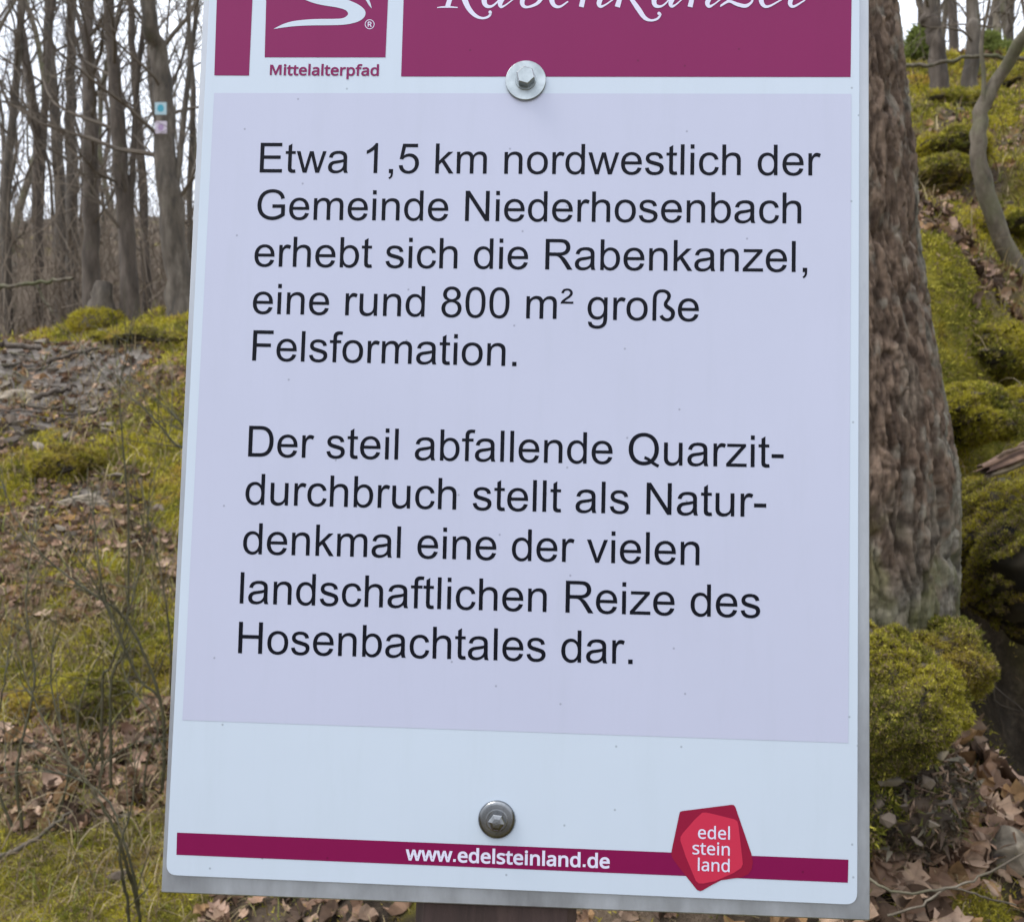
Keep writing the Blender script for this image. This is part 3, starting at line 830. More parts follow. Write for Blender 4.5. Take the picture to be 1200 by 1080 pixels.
for _ in range(22): place_stone(1120 + 80 * rs.rand(), 0, 3.5 + 3 * rs.rand(), 0.03 + 0.03 * rs.rand())
for (px, py, d, s_) in [(1100,880,1.46,.022),(1085,915,1.45,.026),(1125,925,1.47,.020),(1068,900,1.45,.018),(1108,940,1.44,.02),(1132,900,1.5,.016),(1045,915,1.45,.03),(1060,945,1.44,.032),(1090,965,1.43,.024),(1150,940,1.5,.02),(1125,890,1.52,.018),(1040,960,1.44,.026),(1030,940,1.46,.02),(1075,985,1.42,.018)]:
    o = place_stone(px, py, d, s_ * .7); c = W(px, py, d); o.location = c
# rubble core that carries them: a low bank of broken stone under the boulder
V, F = ICO[4]
V = V * (1 + 0.34 * n3(V, 1.3, 501) + 0.20 * n3(V, 4.0, 502) + 0.09 * n3(V, 11, 503))[:, None] * np.array([.125, .10, .105])
cc = np.clip(np.array([0.060, 0.044, 0.032]) * (1 + 1.2 * n3(V * 30, 1, 503))[:, None], 0.015, 0.4)
bank = empty('stony_bank', tuple(W(1045, 930, 1.58)), 'crumbling dark brown bank below the mossy boulder beside the sign', 'bank')
obj('soil', mesh_data('soil', V, F, M_stone, cc, True), bank)
rs = np.random.RandomState(12)
k = rs.randint(0, len(V), 5200); N = V[k] / np.linalg.norm(V[k], axis=1, keepdims=True)
pal = np.array([(.10, .07, .05), (.22, .15, .10), (.06, .045, .03), (.17, .15, .11), (.30, .21, .15), (.12, .12, .03)])
v, f_, cc = sprigs(V[k] * 1.01, N * .2, np.clip(.006 + .006 * rs.standard_normal(len(k)) ** 2, 0, .022), rs, pal[rs.randint(0, 6, len(k))], spread=1.0)
tag(obj('crumbs', mesh_data('crumbs', v, f_, M_litter, cc), bank), kind='stuff')

def rock(label, px, py, d, rad, seed, name='rock'):
    rs_ = np.random.RandomState(seed); V, F = ICO[4]
    Nn = rs_.standard_normal((13, 3)); Nn /= np.linalg.norm(Nn, axis=1, keepdims=True); dd = 0.72 + 0.3 * rs_.rand(13)
    dt = V @ Nn.T; r = np.min(np.where(dt > 0.05, dd / np.maximum(dt, 0.05), 9), axis=1)
    V = V * np.minimum(r, 1.25)[:, None] * (1 + 0.05 * n3(V, 3, seed) + 0.035 * n3(V, 9, seed + 1) + 0.02 * n3(V, 22, seed + 2))[:, None] * np.array(rad)
    cc = np.clip(np.array([0.20, 0.17, 0.13]) * (1 + 1.1 * n3(V * 40, 1, seed + 3))[:, None], 0.05, 0.6)
    c = W(px, py, d)
    return tag(obj(name, mesh_data(name, V, F, M_stone, cc, False), None, tuple(c)), label, 'rock')
rock('pale angular rock lying among brown leaves at the lower right', 1184, 1000, 1.52, (.036, .034, .034), 611)
rock('small pale stone wedged under the mossy boulder', 1098, 882, 1.41, (.020, .014, .011), 604)
rock('grey flat rock with a light face on the left scree', 28, 468, 7.0, (.22, .16, .06), 607)
rock('light grey rock in the leaves at the middle left', 100, 590, 5.2, (.13, .10, .06), 610)

# ------------------------------------------------------------------ logs, fallen branches, shrubs
def rotten_log():
    p0, p1 = W(1156, 550, 2.2), W(1275, 506, 2.35)
    root = empty('rotten_log', tuple(p0), 'broken reddish brown rotten log lying across the mossy slope', 'log')
    rs = np.random.RandomState(9); A_ = Acc()
    n = 40; q = crom([p0 - p0, (p1 - p0) * .5 + (0, 0, .006), p1 - p0], n)
    ns = 26; th = np.arange(ns) * 2 * np.pi / ns
    T = (p1 - p0) / np.linalg.norm(p1 - p0); s = np.cross(T, (0, 0, 1)); s /= np.linalg.norm(s); u = np.cross(s, T)
    TT, I = np.meshgrid(th, np.arange(n)); 
    r = 0.025 * (0.75 + 0.25 * np.minimum(1, I / 5)) * (1 + 0.30 * fbm(TT * 2.2, I * 0.06, 5, 3) + 0.22 * np.abs(fbm(TT * 5, I * .05, 6, 3)))
    r = r * np.where(np.sin(TT) > 0, 0.75, 1)
    V = q[:, None] + r[..., None] * (np.cos(TT)[..., None] * s + np.sin(TT)[..., None] * u)
    V[0] += T * (rs.rand(ns, 1) - 0.6) * 0.05
    mott = np.clip(0.5 + fbm(TT * 4, I * .12, 8, 4) * 1.6, 0, 1)[..., None]
    cc = np.array([.06, .034, .024]) * (1 - mott) + np.array([.20, .125, .085]) * mott
    cc = np.where((np.sin(TT) < -0.45)[..., None], np.array([.33, .27, .20]) * (.6 + .6 * mott), cc)
    i = np.arange(n - 1)[:, None] * ns; j = np.arange(ns); k = (j + 1) % ns
    F = np.stack([i + j, i + k, i + ns + k, i + ns + j], -1).reshape(-1, 4)
    F = np.vstack([F, [[0, a, a + 1, a + 1] for a in range(1, ns - 1)]])[:]
    F = np.array([f for f in F if len(set(f)) == 4])
    V = V.reshape(-1, 3); cc = cc.reshape(-1, 3)
    # broken end: a ragged cap
    cap = np.array([[a, (a + 1) % ns, len(V), len(V)] for a in range(ns)])
    T3 = np.vstack([F[:, [0, 1, 2]], F[:, [0, 2, 3]], cap[:, :3]])
    V = np.vstack([V, q[0] + T * 0.03]); cc = np.vstack([cc, [[.08, .04, .03]]])
    obj('heartwood', mesh_data('heartwood', V, T3, M_litter, cc, False), root)
    for s0 in range(3):
        B = Acc(); a = 3 + s0 * 9; 
        st = q[a] + u * 0.021 + s * (0.01 - .012 * s0)
        pts = crom([st, st + T * 0.05 + u * .004, st + T * 0.11 - u * .002], 8)
        tube(B, pts, [0.001, .004, .005, .005, .005, .004, .003, .001], 6, col=(.17, .115, .08), rough=.15, rs=rs)
        obj('bark_strip', B.mesh('bark_strip', M_litter), root)
rotten_log()

def stick(name, label, pts, r0, r1, mat, cat='branch', seed=0, twigs=0, sides=7, group=None):
    rs = np.random.RandomState(seed)
    P = [np.array(p) for p in pts]; n = 8 + 4 * len(P)
    q = crom(P, n); base = q[0].copy(); q = q - base
    q[1:-1] += rs.standard_normal((n - 2, 3)) * r0 * 0.35
    A_ = Acc(); tube(A_, q, np.linspace(r0, r1, n), sides, rough=.08, rs=rs)
    root = empty(name, tuple(base), label, cat, group)
    obj('stem', A_.mesh('stem', mat, True), root)
    if twigs:
        B = Acc(); L = np.linalg.norm(q[-1] - q[0])
        for _ in range(twigs):
            i = rs.randint(2, n - 1); d = q[min(i + 1, n - 1)] - q[i - 1]; d = d / np.linalg.norm(d) + rs.standard_normal(3) * .55
            w = wander(q[i], d, L * (.12 + .25 * rs.rand()), 5, .16, .03, rs)
            rr = max(r1 * .9, r0 * .35) * (1 - .5 * i / n)
            tube(B, w, np.linspace(rr, rr * .35, 6), 4)
        tag(obj('twigs', B.mesh('twigs', mat), root), kind='stuff')
    return root
M_lich = M_trunk3
stick('fallen_pole', 'thin pale pole lying across the wood at far left', [W(-30,340,8.6), W(20,334,8.5), W(60,330,8.5), W(86,326,8.45)], .022, .013, M_trunk3, seed=1)
stick('dead_branch', 'forked dead branch propped under the pale pole', [W(42,332,8.5), W(52,352,8.5), W(62,366,8.5)], .012, .010, M_trunk3, seed=2)
stick('fallen_pole', 'bare pole leaning across the skyline between the slope trees', [W(1060,77,6.9), W(1090,76,6.9), W(1130,68,6.9), W(1176,67,6.9), W(1230,75,6.9)], .016, .012, M_trunk3, seed=3)
stick('lichen_twig', 'short lichen covered twig hanging down from the rotten log', [W(1174,560,2.12), W(1176,590,2.10), W(1174,620,2.05), W(1160,638,2.02), W(1144,655,2.0)], .0085, .003, M_trunk3, seed=4)
stick('fallen_branch', 'dark bent branch lying on the scree at left', [W(-20,398,7.6), W(20,405,7.6), W(48,408,7.6)], .03, .02, M_trunk2, seed=5, twigs=3)
stick('fallen_branch', 'brown branch across the stones below the crest', [W(55,425,7.3), W(85,415,7.35), W(115,408,7.4)], .02, .008, M_trunk2, seed=6, twigs=3)
stick('fallen_branch', 'short dark branch lower on the scree', [W(40,466,6.8), W(70,458,6.85), W(90,452,6.9)], .022, .012, M_trunk2, seed=7)
rs = np.random.RandomState(71)
for q in range(14):
    px, d = -20 + 130 * rs.rand(), 6.2 + 2.0 * rs.rand()
    c = W(px, 0, d); an = rs.standard_normal() * .45; L = .2 + .45 * rs.rand(); P_ = []
    for k in range(4):
        xx, yy = c[0] + math.cos(an) * L * (k / 3 - .5), c[1] + math.sin(an) * L * (k / 3 - .5); P_.append(np.array([xx, yy, float(H(xx, yy)) + .02 + .015 * rs.rand()]))
    stick('dead_stick', 'dead stick lying among the small stones of the scree', P_, .007 + .008 * rs.rand(), .004, [M_trunk2, M_trunk3][q % 2], seed=200 + q, group='dead sticks on the scree')
stick('fallen_branch', 'thin grey branch lying above the dead leaves at lower left', [W(-10,1010,2.55), W(30,990,2.6), W(60,968,2.66), W(85,950,2.7)], .008, .004, M_trunk3, seed=8, twigs=2)
stick('bramble_stem', 'thin arching stem in front of the leaves at lower right', [W(1018,1028,1.35), W(1045,1044,1.33), W(1085,1044,1.33), W(1125,1036,1.34), W(1165,1018,1.35), W(1215,992,1.36)], .0022, .0016, M_trunk3, seed=9, sides=5)
stick('bramble_stem', 'second thin stem crossing the dead leaves at lower right', [W(1040,1072,1.36), W(1080,1060,1.36), W(1112,1040,1.36), W(1150,1050,1.37), W(1190,1060,1.38)], .002, .0014, M_trunk3, seed=10, sides=5)

def shrub(label, stems, seed, d_jit=0.12):
    rs = np.random.RandomState(seed)
    base = np.array(W(*stems[0][0])); base[2] = float(H(base[0], base[1]))
    root = empty('broom_shrub', tuple(base), label, 'shrub', None)
    for pts in stems:
        A_ = Acc()
        P = [W(*p) - base for p in pts]
        foot = P[0].copy(); foot[2] = float(H(foot[0] + base[0], foot[1] + base[1])) - base[2] - .02
        if P[0][2] > foot[2] + .02: P = [foot] + P
        n = 7 * len(P); q = crom(P, n); q[1:] += rs.standard_normal((n - 1, 3)) * .0012
        L = np.linalg.norm(np.diff(q, axis=0), axis=1).sum()
        r0 = 0.0036 + 0.0018 * L
        tube(A_, q, np.linspace(r0, .0011, n), 5)
        for _ in range(int(5 + 9 * L)):
            i = rs.randint(n // 4, n - 1); d = q[i + 1] - q[i]; d = d / np.linalg.norm(d) + rs.standard_normal(3) * .42
            w = wander(q[i], d, L * (.08 + .22 * rs.rand()), 5, .06, .02, rs)
            tube(A_, w, np.linspace(.0017, .0008, 6), 4)
        obj('stem', A_.mesh('stem', M_broom), root)
    return root
shrub('broom shrub with one long dark stem slanting up at lower left', [[(165,1080,2.25),(140,985,2.2),(105,920,2.2),(75,885,2.22),(45,830,2.25),(18,762,2.3)],
      [(165,1080,2.25),(150,1000,2.25),(120,930,2.3),(60,905,2.35),(0,905,2.4)], [(150,1060,2.2),(140,1000,2.18),(155,940,2.2),(160,870,2.25)]], 41)
shrub('bare broom with crossing twigs on the leaf covered slope at left', [[(190,830,2.9),(150,730,2.9),(100,690,2.9),(50,650,2.95),(15,600,3.0),(0,545,3.05)],
      [(190,830,2.9),(160,790,2.9),(120,700,2.9),(80,640,2.9),(30,610,2.95)], [(130,800,2.8),(145,760,2.8),(120,690,2.8),(110,600,2.85),(105,560,2.85)],
      [(120,800,2.9),(130,780,2.9),(150,720,2.9),(170,640,2.95),(176,560,2.95)]], 42)
shrub('slim broom twig curving up beside the left edge of the sign', [[(240,560,3.4),(205,520,3.4),(170,480,3.4),(130,447,3.45),(95,410,3.5)],
      [(240,560,3.4),(215,500,3.4),(180,465,3.4),(150,440,3.45)], [(200,760,3.4),(190,680,3.4),(172,600,3.45),(165,555,3.5)], [(150,600,4.0),(140,470,4.0),(146,420,4.0),(153,385,4.0)]], 43)
shrub('tangled low broom between the moss tussocks at left', [[(110,900,2.9),(130,850,2.9),(170,800,2.9),(200,740,2.95)], [(110,900,2.9),(90,850,2.9),(110,780,2.95),(150,720,3.0)],
      [(170,900,2.8),(185,850,2.8),(150,800,2.85),(140,760,2.9)], [(120,900,2.8),(160,870,2.8),(195,865,2.8),(230,860,2.8)]], 44)
shrub('fine broom sprays at the left edge above the dead leaves', [[(30,1000,2.7),(20,900,2.7),(40,800,2.75),(30,700,2.8),(45,600,2.9)], [(30,1000,2.7),(-10,900,2.7),(5,800,2.7),(15,720,2.8)], [(60,980,2.7),(80,900,2.7),(60,800,2.75),(66,720,2.8)]], 45)

# arching dead stalks
acc = Acc(); rs = np.random.RandomState(66)
for _ in range(230):
    left = rs.rand() < .8
    px = -30 + 250 * rs.rand() if left else 1120 + 80 * rs.rand(); d = 2.3 + 2.2 * rs.rand() if left else 2.6 + 1.2 * rs.rand()
    c = W(px, 0, d); c[2] = float(H0(c[0], c[1]))
    az = rs.rand() * 6.28; L = .08 + .2 * rs.rand()
    dx = np.array([math.cos(az), math.sin(az), 0])
    q = crom([c, c + dx * L * .25 + (0, 0, L * .45), c + dx * L * .65 + (0, 0, L * .5), c + dx * L + (0, 0, L * .1)], 9)
    tube(acc, q, np.linspace(.0016, .0009, 9), 3, col=np.array([(.26, .21, .13), (.15, .13, .06), (.2, .15, .09)])[rs.randint(3)] * (.7 + .5 * rs.rand()))
tag(obj('dead_stalks', acc.mesh('dead_stalks', M_grass)), 'thin arching dead stalks in the undergrowth', 'dead stalks', kind='stuff')

# small evergreens at the skyline
def conifer(label, px, py, d, h, seed):
    c = W(px, py, d); c[2] = float(H(c[0], c[1])) - .05
    root = empty('young_spruce', tuple(c), label, 'tree'); rs = np.random.RandomState(seed)
    A_ = Acc(); tube(A_, crom([(0, 0, 0), (.02, 0, h)], 8), np.linspace(.03, .006, 8), 6); obj('trunk', A_.mesh('trunk', M_trunk2, True), root)
    P = []; N = []
    for k in range(60):
        t_ = .1 + .9 * rs.rand(); az = rs.rand() * 6.28; L = h * .42 * (1 - t_) + .05
        s = rs.rand(60, 1) ** .8
        dirn = np.array([math.cos(az), math.sin(az), -.1])
        P.append(np.array([0, 0, h * t_]) + dirn * L * s + rs.standard_normal((60, 3)) * .02); N.append(np.tile(dirn + (0, 0, .5), (60, 1)))
    P = np.vstack(P); N = np.vstack(N)
    v, f_, cc = sprigs(P, N, .05, rs, np.tile(np.array([.16, .19, .05]), (len(P), 1)), spread=.6)
    tag(obj('needles', mesh_data('needles', v, f_, M_moss, cc), root), kind='stuff')
conifer('small green spruce on the skyline beside the big tree', 1076, 80, 8.6, .24, 1)
conifer('low green spruce on the skyline behind the leaning pole', 1156, 80, 9.2, .22, 2)
conifer('little spruce between the pale and the dark skyline trees', 1174, 80, 9.6, .22, 3)
conifer('young spruce beside the crooked tree top at the right edge', 1198, 95, 8.4, .24, 4)
# ------------------------------------------------------------------ the sign
# plane of the print: a point of it, its right, down and away directions (camera frame: x right, y down, z forward)
EM = 0.0226
_r = np.array([-0.0588, 0.0542, 0.024])
_th = np.linalg.norm(_r); _k = _r / _th
_K = np.array([[0, -_k[2], _k[1]], [_k[2], 0, -_k[0]], [-_k[1], _k[0], 0]])
RC = np.eye(3) + math.sin(_th) * _K + (1 - math.cos(_th)) * _K @ _K
TC = np.array([-6.0342, -6.7943, 22.1601]) * EM
def c2w(v): return np.array([v[0], v[2], -v[1]])
UX, VY, NZ = c2w(RC[:, 0]), c2w(RC[:, 1]), c2w(RC[:, 2])     # right, down, away from the reader
ORG = c2w(TC) + (0, 0, CAM_Z)                               # start of the first text line
def pl(px, py):
    """a spot on the print, in metres right of and below ORG"""
    d = np.array([(px - 600) / FPX, 1.0, -(py - 540) / FPX])
    o = np.array([0, 0, CAM_Z])
    t = np.dot(ORG - o, NZ) / np.dot(d, NZ)
    q = o + d * t - ORG
    return np.array([q @ UX, q @ VY])
# sign frame: X right, Y away, Z up the post; origin at the post's foot
foot = pl(582, 1500)
_fw = ORG + UX * foot[0] + VY * foot[1]
L_ = 0.0
for _ in range(60):
    _fw = ORG + UX * (foot[0]) + VY * (foot[1] + L_) + NZ * 0.05
    dz = _fw[2] - (float(H(_fw[0], _fw[1])) - 0.03)
    L_ += dz * 0.9
FOOT = np.array([foot[0], foot[1] + L_])
sign = empty('hiking_sign', tuple(ORG + UX * FOOT[0] + VY * FOOT[1]), 'white and magenta information sign with large black text bolted to a brown wooden post', 'sign')
MW = Matrix(((UX[0], NZ[0], -VY[0]), (UX[1], NZ[1], -VY[1]), (UX[2], NZ[2], -VY[2])))
sign.rotation_euler = MW.to_euler()
def L3(p, y=0.0):
    return (p[0] - FOOT[0], y, -(p[1] - FOOT[1]))

# materials of the sign
def mat_print(name, col, rough=0.32, coat=0.15, var=0.04, spec=.5):
    m, t, b = M(name, rough)
    a, f = noise_col(t, [tuple(c * (1 - var) for c in col), col], 9, 5)
    v = node(t, 'ShaderNodeTexVoronoi', Scale=34.0, feature='F1', voronoi_dimensions='2D')
    sxyz = node(t, 'ShaderNodeSeparateXYZ'); cxyz = node(t, 'ShaderNodeCombineXYZ')
    t.links.new(node(t, 'ShaderNodeTexCoord').outputs['Object'], sxyz.inputs[0])
    t.links.new(sxyz.outputs['X'], cxyz.inputs['X']); t.links.new(sxyz.outputs['Z'], cxyz.inputs['Y']); t.links.new(cxyz.outputs[0], v.inputs['Vector'])
    mr = node(t, 'ShaderNodeMapRange'); mr.inputs['From Min'].default_value = 0.012; mr.inputs['From Max'].default_value = 0.026
    t.links.new(v.outputs['Distance'], mr.inputs['Value'])
    # only some of the specks carry dirt
    gt = node(t, 'ShaderNodeMath', operation='LESS_THAN'); gt.inputs[1].default_value = 0.72
    sx = node(t, 'ShaderNodeSeparateColor'); t.links.new(v.outputs['Color'], sx.inputs['Color']); t.links.new(sx.outputs['Red'], gt.inputs[0])
    mxm = node(t, 'ShaderNodeMath', operation='MAXIMUM'); t.links.new(mr.outputs['Result'], mxm.inputs[0]); t.links.new(gt.outputs[0], mxm.inputs[1])
    inv = node(t, 'ShaderNodeMath', operation='SUBTRACT'); inv.inputs[0].default_value = 1.0; t.links.new(mxm.outputs[0], inv.inputs[1])
    sc_ = node(t, 'ShaderNodeMath', operation='MULTIPLY'); sc_.inputs[1].default_value = 0.55; t.links.new(inv.outputs[0], sc_.inputs[0])
    t.links.new(mix(t, a, tuple(c * 0.35 for c in col), sc_.outputs[0]), b.inputs['Base Color'])
    b.inputs['Coat Weight'].default_value = coat; b.inputs['Specular IOR Level'].default_value = spec; b.inputs['Coat Roughness'].default_value = 0.22
    bump(t, b, f, 0.03, 0.002)
    # rain runs and faint grime, drawn out downwards
    mp = node(t, 'ShaderNodeMapping'); mp.inputs['Scale'].default_value = (1, 1, 0.12)
    t.links.new(node(t, 'ShaderNodeTexCoord').outputs['Object'], mp.inputs['Vector'])
    g, _ = noise_col(t, [(0.955, 0.96, 0.95), (1, 1, 1), (1, 1, 1)], 60, 6, mp.outputs['Vector'], 0.7)
    src = b.inputs['Base Color'].links[0].from_socket
    t.links.new(mix(t, src, g, 0.6, 'MULTIPLY'), b.inputs['Base Color'])
    return m
M_white = mat_print('white_print', (0.50, 0.565, 0.645), 0.2)
M_lav = mat_print('lavender_print', (0.455, 0.47, 0.59), 0.2)
M_head = mat_print('magenta_print', (0.200, 0.006, 0.082), 0.32, 0.03, spec=.22)
M_bar = mat_print('dark_magenta_print', (0.185, 0.004, 0.058), 0.4, 0.0, spec=.15)
M_red1 = mat_print('dark_red_print', (0.24, 0.008, 0.035), 0.4, 0.0, spec=.15)
M_red2 = mat_print('bright_red_print', (0.49, 0.028, 0.065), 0.4, 0.0, spec=.15)
M_ink, _, _b = M('black_ink', 0.35); _b.inputs['Base Color'].default_value = (0.003, 0.0035, 0.008, 1); _b.inputs['Specular IOR Level'].default_value = 0.12
M_wtxt, _, _b = M('white_lettering', 0.4); _b.inputs['Base Color'].default_value = (0.60, 0.59, 0.72, 1)
M_alu, _t, _b = M('weathered_aluminium', 0.42, Metallic=0.75)
_tc = node(_t, 'ShaderNodeTexCoord'); _mp = node(_t, 'ShaderNodeMapping'); _mp.inputs['Scale'].default_value = (1, 1, 0.35); _t.links.new(_tc.outputs['Object'], _mp.inputs['Vector'])
_c, _f = noise_col(_t, [(0.24, 0.25, 0.27), (0.37, 0.385, 0.41), (0.50, 0.52, 0.55)], 16, 9, _mp.outputs['Vector'], 0.7)
_t.links.new(_c, _b.inputs['Base Color']); _t.links.new(_f, _b.inputs['Roughness']); bump(_t, _b, _f, 0.15, 0.002)
M_zinc, _t, _b = M('zinc_steel', 0.38, Metallic=0.85)
_c, _f = noise_col(_t, [(0.27, 0.30, 0.31), (0.46, 0.50, 0.51)], 120, 6); _t.links.new(_c, _b.inputs['Base Color']); bump(_t, _b, _f, 0.2, 0.001)
M_steel, _t, _b = M('dull_stainless_steel', 0.24, Metallic=1.0)
_c, _f = noise_col(_t, [(0.15, 0.155, 0.16), (0.28, 0.285, 0.29)], 150, 6); _t.links.new(_c, _b.inputs['Base Color'])
M_post, _t, _b = M('brown_stained_wood', 0.8)
_tc = node(_t, 'ShaderNodeTexCoord'); _mp = node(_t, 'ShaderNodeMapping'); _mp.inputs['Scale'].default_value = (6, 6, 0.5); _t.links.new(_tc.outputs['Object'], _mp.inputs['Vector'])
_c, _f = noise_col(_t, [(0.02, 0.012, 0.010), (0.048, 0.028, 0.024), (0.075, 0.046, 0.038)], 14, 9, _mp.outputs['Vector'], 0.7); _t.links.new(_c, _b.inputs['Base Color']); bump(_t, _b, _f, 0.5, 0.003)

def poly_mesh(name, loops, y, mat):
    """flat print: loops of plane points, filled even-odd"""
    P3 = [[Vector((q[0], q[1], 0)) for q in lp] for lp in loops]
    tris = tessellate_polygon(P3)
    V = [L3(q, y) for lp in loops for q in lp]
    return mesh_data(name, V, np.array(tris), mat)

def slab(name, corners, y0, y1, mat, parent, bev=0.0008, round_=0.0):
    """plate between depths y0 (front) and y1, rounded corners and eased edges"""
    pts = [np.array(c) for c in corners]
    out = []
    for i in range(len(pts)):
        a, p, c = pts[i - 1], pts[i], pts[(i + 1) % len(pts)]
        if round_ <= 0: out.append(p); continue
        d0 = (a - p) / np.linalg.norm(a - p); d1 = (c - p) / np.linalg.norm(c - p)
        for k in range(7):
            t_ = k / 6; out.append(p + d0 * round_ * (1 - t_) ** 2 + d1 * round_ * t_ ** 2)
    out = np.array(out); ctr = out.mean(0); n = len(out)
    def ring(ins, y):
        r = []
        for i in range(n):
            v = ctr - out[i]; v = v / np.linalg.norm(v) * ins * 1.3
            r.append(L3(out[i] + v, y))
        return r
    rings = [ring(bev, y0), ring(0, y0 + bev), ring(0, y1 - bev), ring(bev, y1)]
    V = [p for r in rings for p in r]
    F = []
    for k in range(3):
        for i in range(n):
            j = (i + 1) % n
            a, b_, c, d = k * n + i, k * n + j, (k + 1) * n + j, (k + 1) * n + i
            F += [(a, b_, c), (a, c, d)]
    for i in range(1, n - 1): F += [(0, i + 1, i), (3 * n, 3 * n + i, 3 * n + i + 1)]
    return obj(name, mesh_data(name, V, np.array(F), mat), parent)

def quadpx(c): return [pl(*q) for q in c]
def extend(top, bot, py):                       # follow an edge up to the height py
    k = (py - bot[1]) / (top[1] - bot[1]); return (bot[0] + (top[0] - bot[0]) * k, py)
TOP = -112
# backing plate, white sheet
PLATE = [extend((237.2, 0), (187.3, 1046.7), TOP), extend((1019.3, 0), (1020.7, 1079.7), TOP - 2), (1020.7, 1079.7), (187.3, 1046.7)]
slab('backing_plate', quadpx(PLATE), 0.0012, 0.0045, M_alu, sign, 0.0006, 0.0006)
SHEET = [extend((245, 0), (194.3, 1025), TOP + 12), extend((1007.5, 0), (1004.7, 1060), TOP + 10), (1004.7, 1060), (194.3, 1025)]
sheet = slab('printed_sheet', quadpx(SHEET), 0.0, 0.0010, M_white, sign, 0.0002, 0.0058)

lay = [-0.00012, -0.00022, -0.00032, -0.00042]
def printed(name, c, y, mat, label=None):
    o = obj(name, poly_mesh(name, [quadpx(c)], y, mat), sheet)
    if label: o['label'] = label
    return o
printed('panel', [(251, 109.3), (997.7, 110.2), (994, 870), (213.8, 843.2)], lay[0], M_lav, 'lavender panel behind the black text')
printed('header_block', [extend((254.1,0),(251.2,88.7),-88), extend((295.9,0),(291.9,88.9),-88), (291.9,88.9), (251.2,88.7)], lay[0], M_head, 'narrow magenta block at the left of the header')
printed('header_block', [extend((473,0),(470.1,90),-88), extend((997.9,0),(996.7,90.6),-88), (996.7,90.6), (470.1,90)], lay[0], M_head, 'wide magenta block carrying the white title')
printed('header_block', [extend((312,0),(310.2,67.5),-76), extend((454.7,0),(451.8,67.6),-76), (451.8,67.6), (310.2,67.5)], lay[0], M_head, 'magenta square with a white curling ribbon')
printed('footer_bar', [(207.5,974.9), (994.2,1006.6), (993.5,1033.6), (206.8,1000.9)], lay[0], M_bar)

def smooth_px(pts, n=6, closed=True):
    P = np.array(pts, float)
    if closed: P = np.vstack([P, P[:1]])
    return crom(P, n * (len(P) - 1) + 1)[:-1 if closed else None]
def printed_shape(name, pts, y, mat, parent=None, n=6, smooth=True):
    lp = smooth_px(pts, n) if smooth else pts
    return obj(name, poly_mesh(name, [quadpx(lp)], y, mat), parent or sheet)
def ribbon(pts, n=10):
    """pen stroke: (x, y, width) -> outline"""
    P = np.array(pts, float); q = crom(P, n * (len(P) - 1))
    T = np.gradient(q[:, :2], axis=0); T /= np.linalg.norm(T, axis=1, keepdims=True) + 1e-9
    N = np.stack([-T[:, 1], T[:, 0]], -1) * q[:, 2:3] / 2
    return q[:, :2] + N, q[:, :2] - N
def ribbons_mesh(name, strokes, y, mat, balls=()):
    V = []; F = []
    for s in strokes:
        a, b_ = ribbon(s); n = len(a); o = len(V)
        for p, q in zip(a, b_): V += [L3(pl(*p), y), L3(pl(*q), y)]
        for i in range(n - 1): F += [(o + 2 * i, o + 2 * i + 1, o + 2 * i + 3), (o + 2 * i, o + 2 * i + 3, o + 2 * i + 2)]
        y -= 0.000008                       # overlapping strokes never share a plane
    for (bx, by, r) in balls:
        o = len(V); V.append(L3(pl(bx, by), y))
        for k in range(16): V.append(L3(pl(bx + r * math.cos(k * math.pi / 8), by + r * math.sin(k * math.pi / 8)), y))
        F += [(o, o + 1 + k, o + 1 + (k + 1) % 16) for k in range(16)]; y -= 0.000008
    return mesh_data(name, V, np.array(F), mat)

# white ribbon emblem in the square
b0 = 290; sc0 = 1 / 6.316
def q6(*a): return [(b0 + x * sc0, y_ * sc0) for x, y_ in a]
outer = q6((192,218),(260,184),(330,162),(420,150),(520,144),(640,143),(705,138),(738,120),(744,98),(722,76),(660,58),(560,42),(480,22),(400,-12),(340,-60),(320,-120),(350,-190),(420,-240),(520,-262),(640,-250),(600,-225),(500,-200),(450,-160),(455,-110),(520,-66),(620,-34),(730,-2),(815,34),(862,70),(874,104),(856,140),(805,168),(715,186),(600,190),(450,192),(320,200))
obj('ribbon_emblem', poly_mesh('ribbon_emblem', [quadpx(smooth_px(outer, 5))], lay[1], M_white), sheet)
obj('ribbon_tip', poly_mesh('ribbon_tip', [quadpx(q6((870,-30),(900,0),(912,30),(920,66),(898,40),(880,10),(850,-30),(800,-80),(840,-66)))], lay[1], M_white), sheet)
# registered mark
cxr, cyr = b0 + 905 * sc0, 183 * sc0
def circ(r, n=28): return [pl(cxr + r * math.cos(k * 2 * math.pi / n), cyr + r * math.sin(k * 2 * math.pi / n)) for k in range(n)]
obj('registered_mark', poly_mesh('registered_mark', [circ(5.7), circ(4.9)], lay[1], M_wtxt), sheet)
obj('registered_letter', ribbons_mesh('registered_letter', [[(cxr-1.7,cyr+2.8,1.1),(cxr-1.7,cyr-2.8,1.1)], [(cxr-1.7,cyr-2.5,1),(cxr+.6,cyr-2.5,1),(cxr+1.7,cyr-1.3,1),(cxr+.6,cyr+.1,1),(cxr-1.7,cyr+.2,1)], [(cxr-.1,cyr+.2,1),(cxr+2,cyr+2.9,1.1)]], lay[1], M_wtxt), sheet)

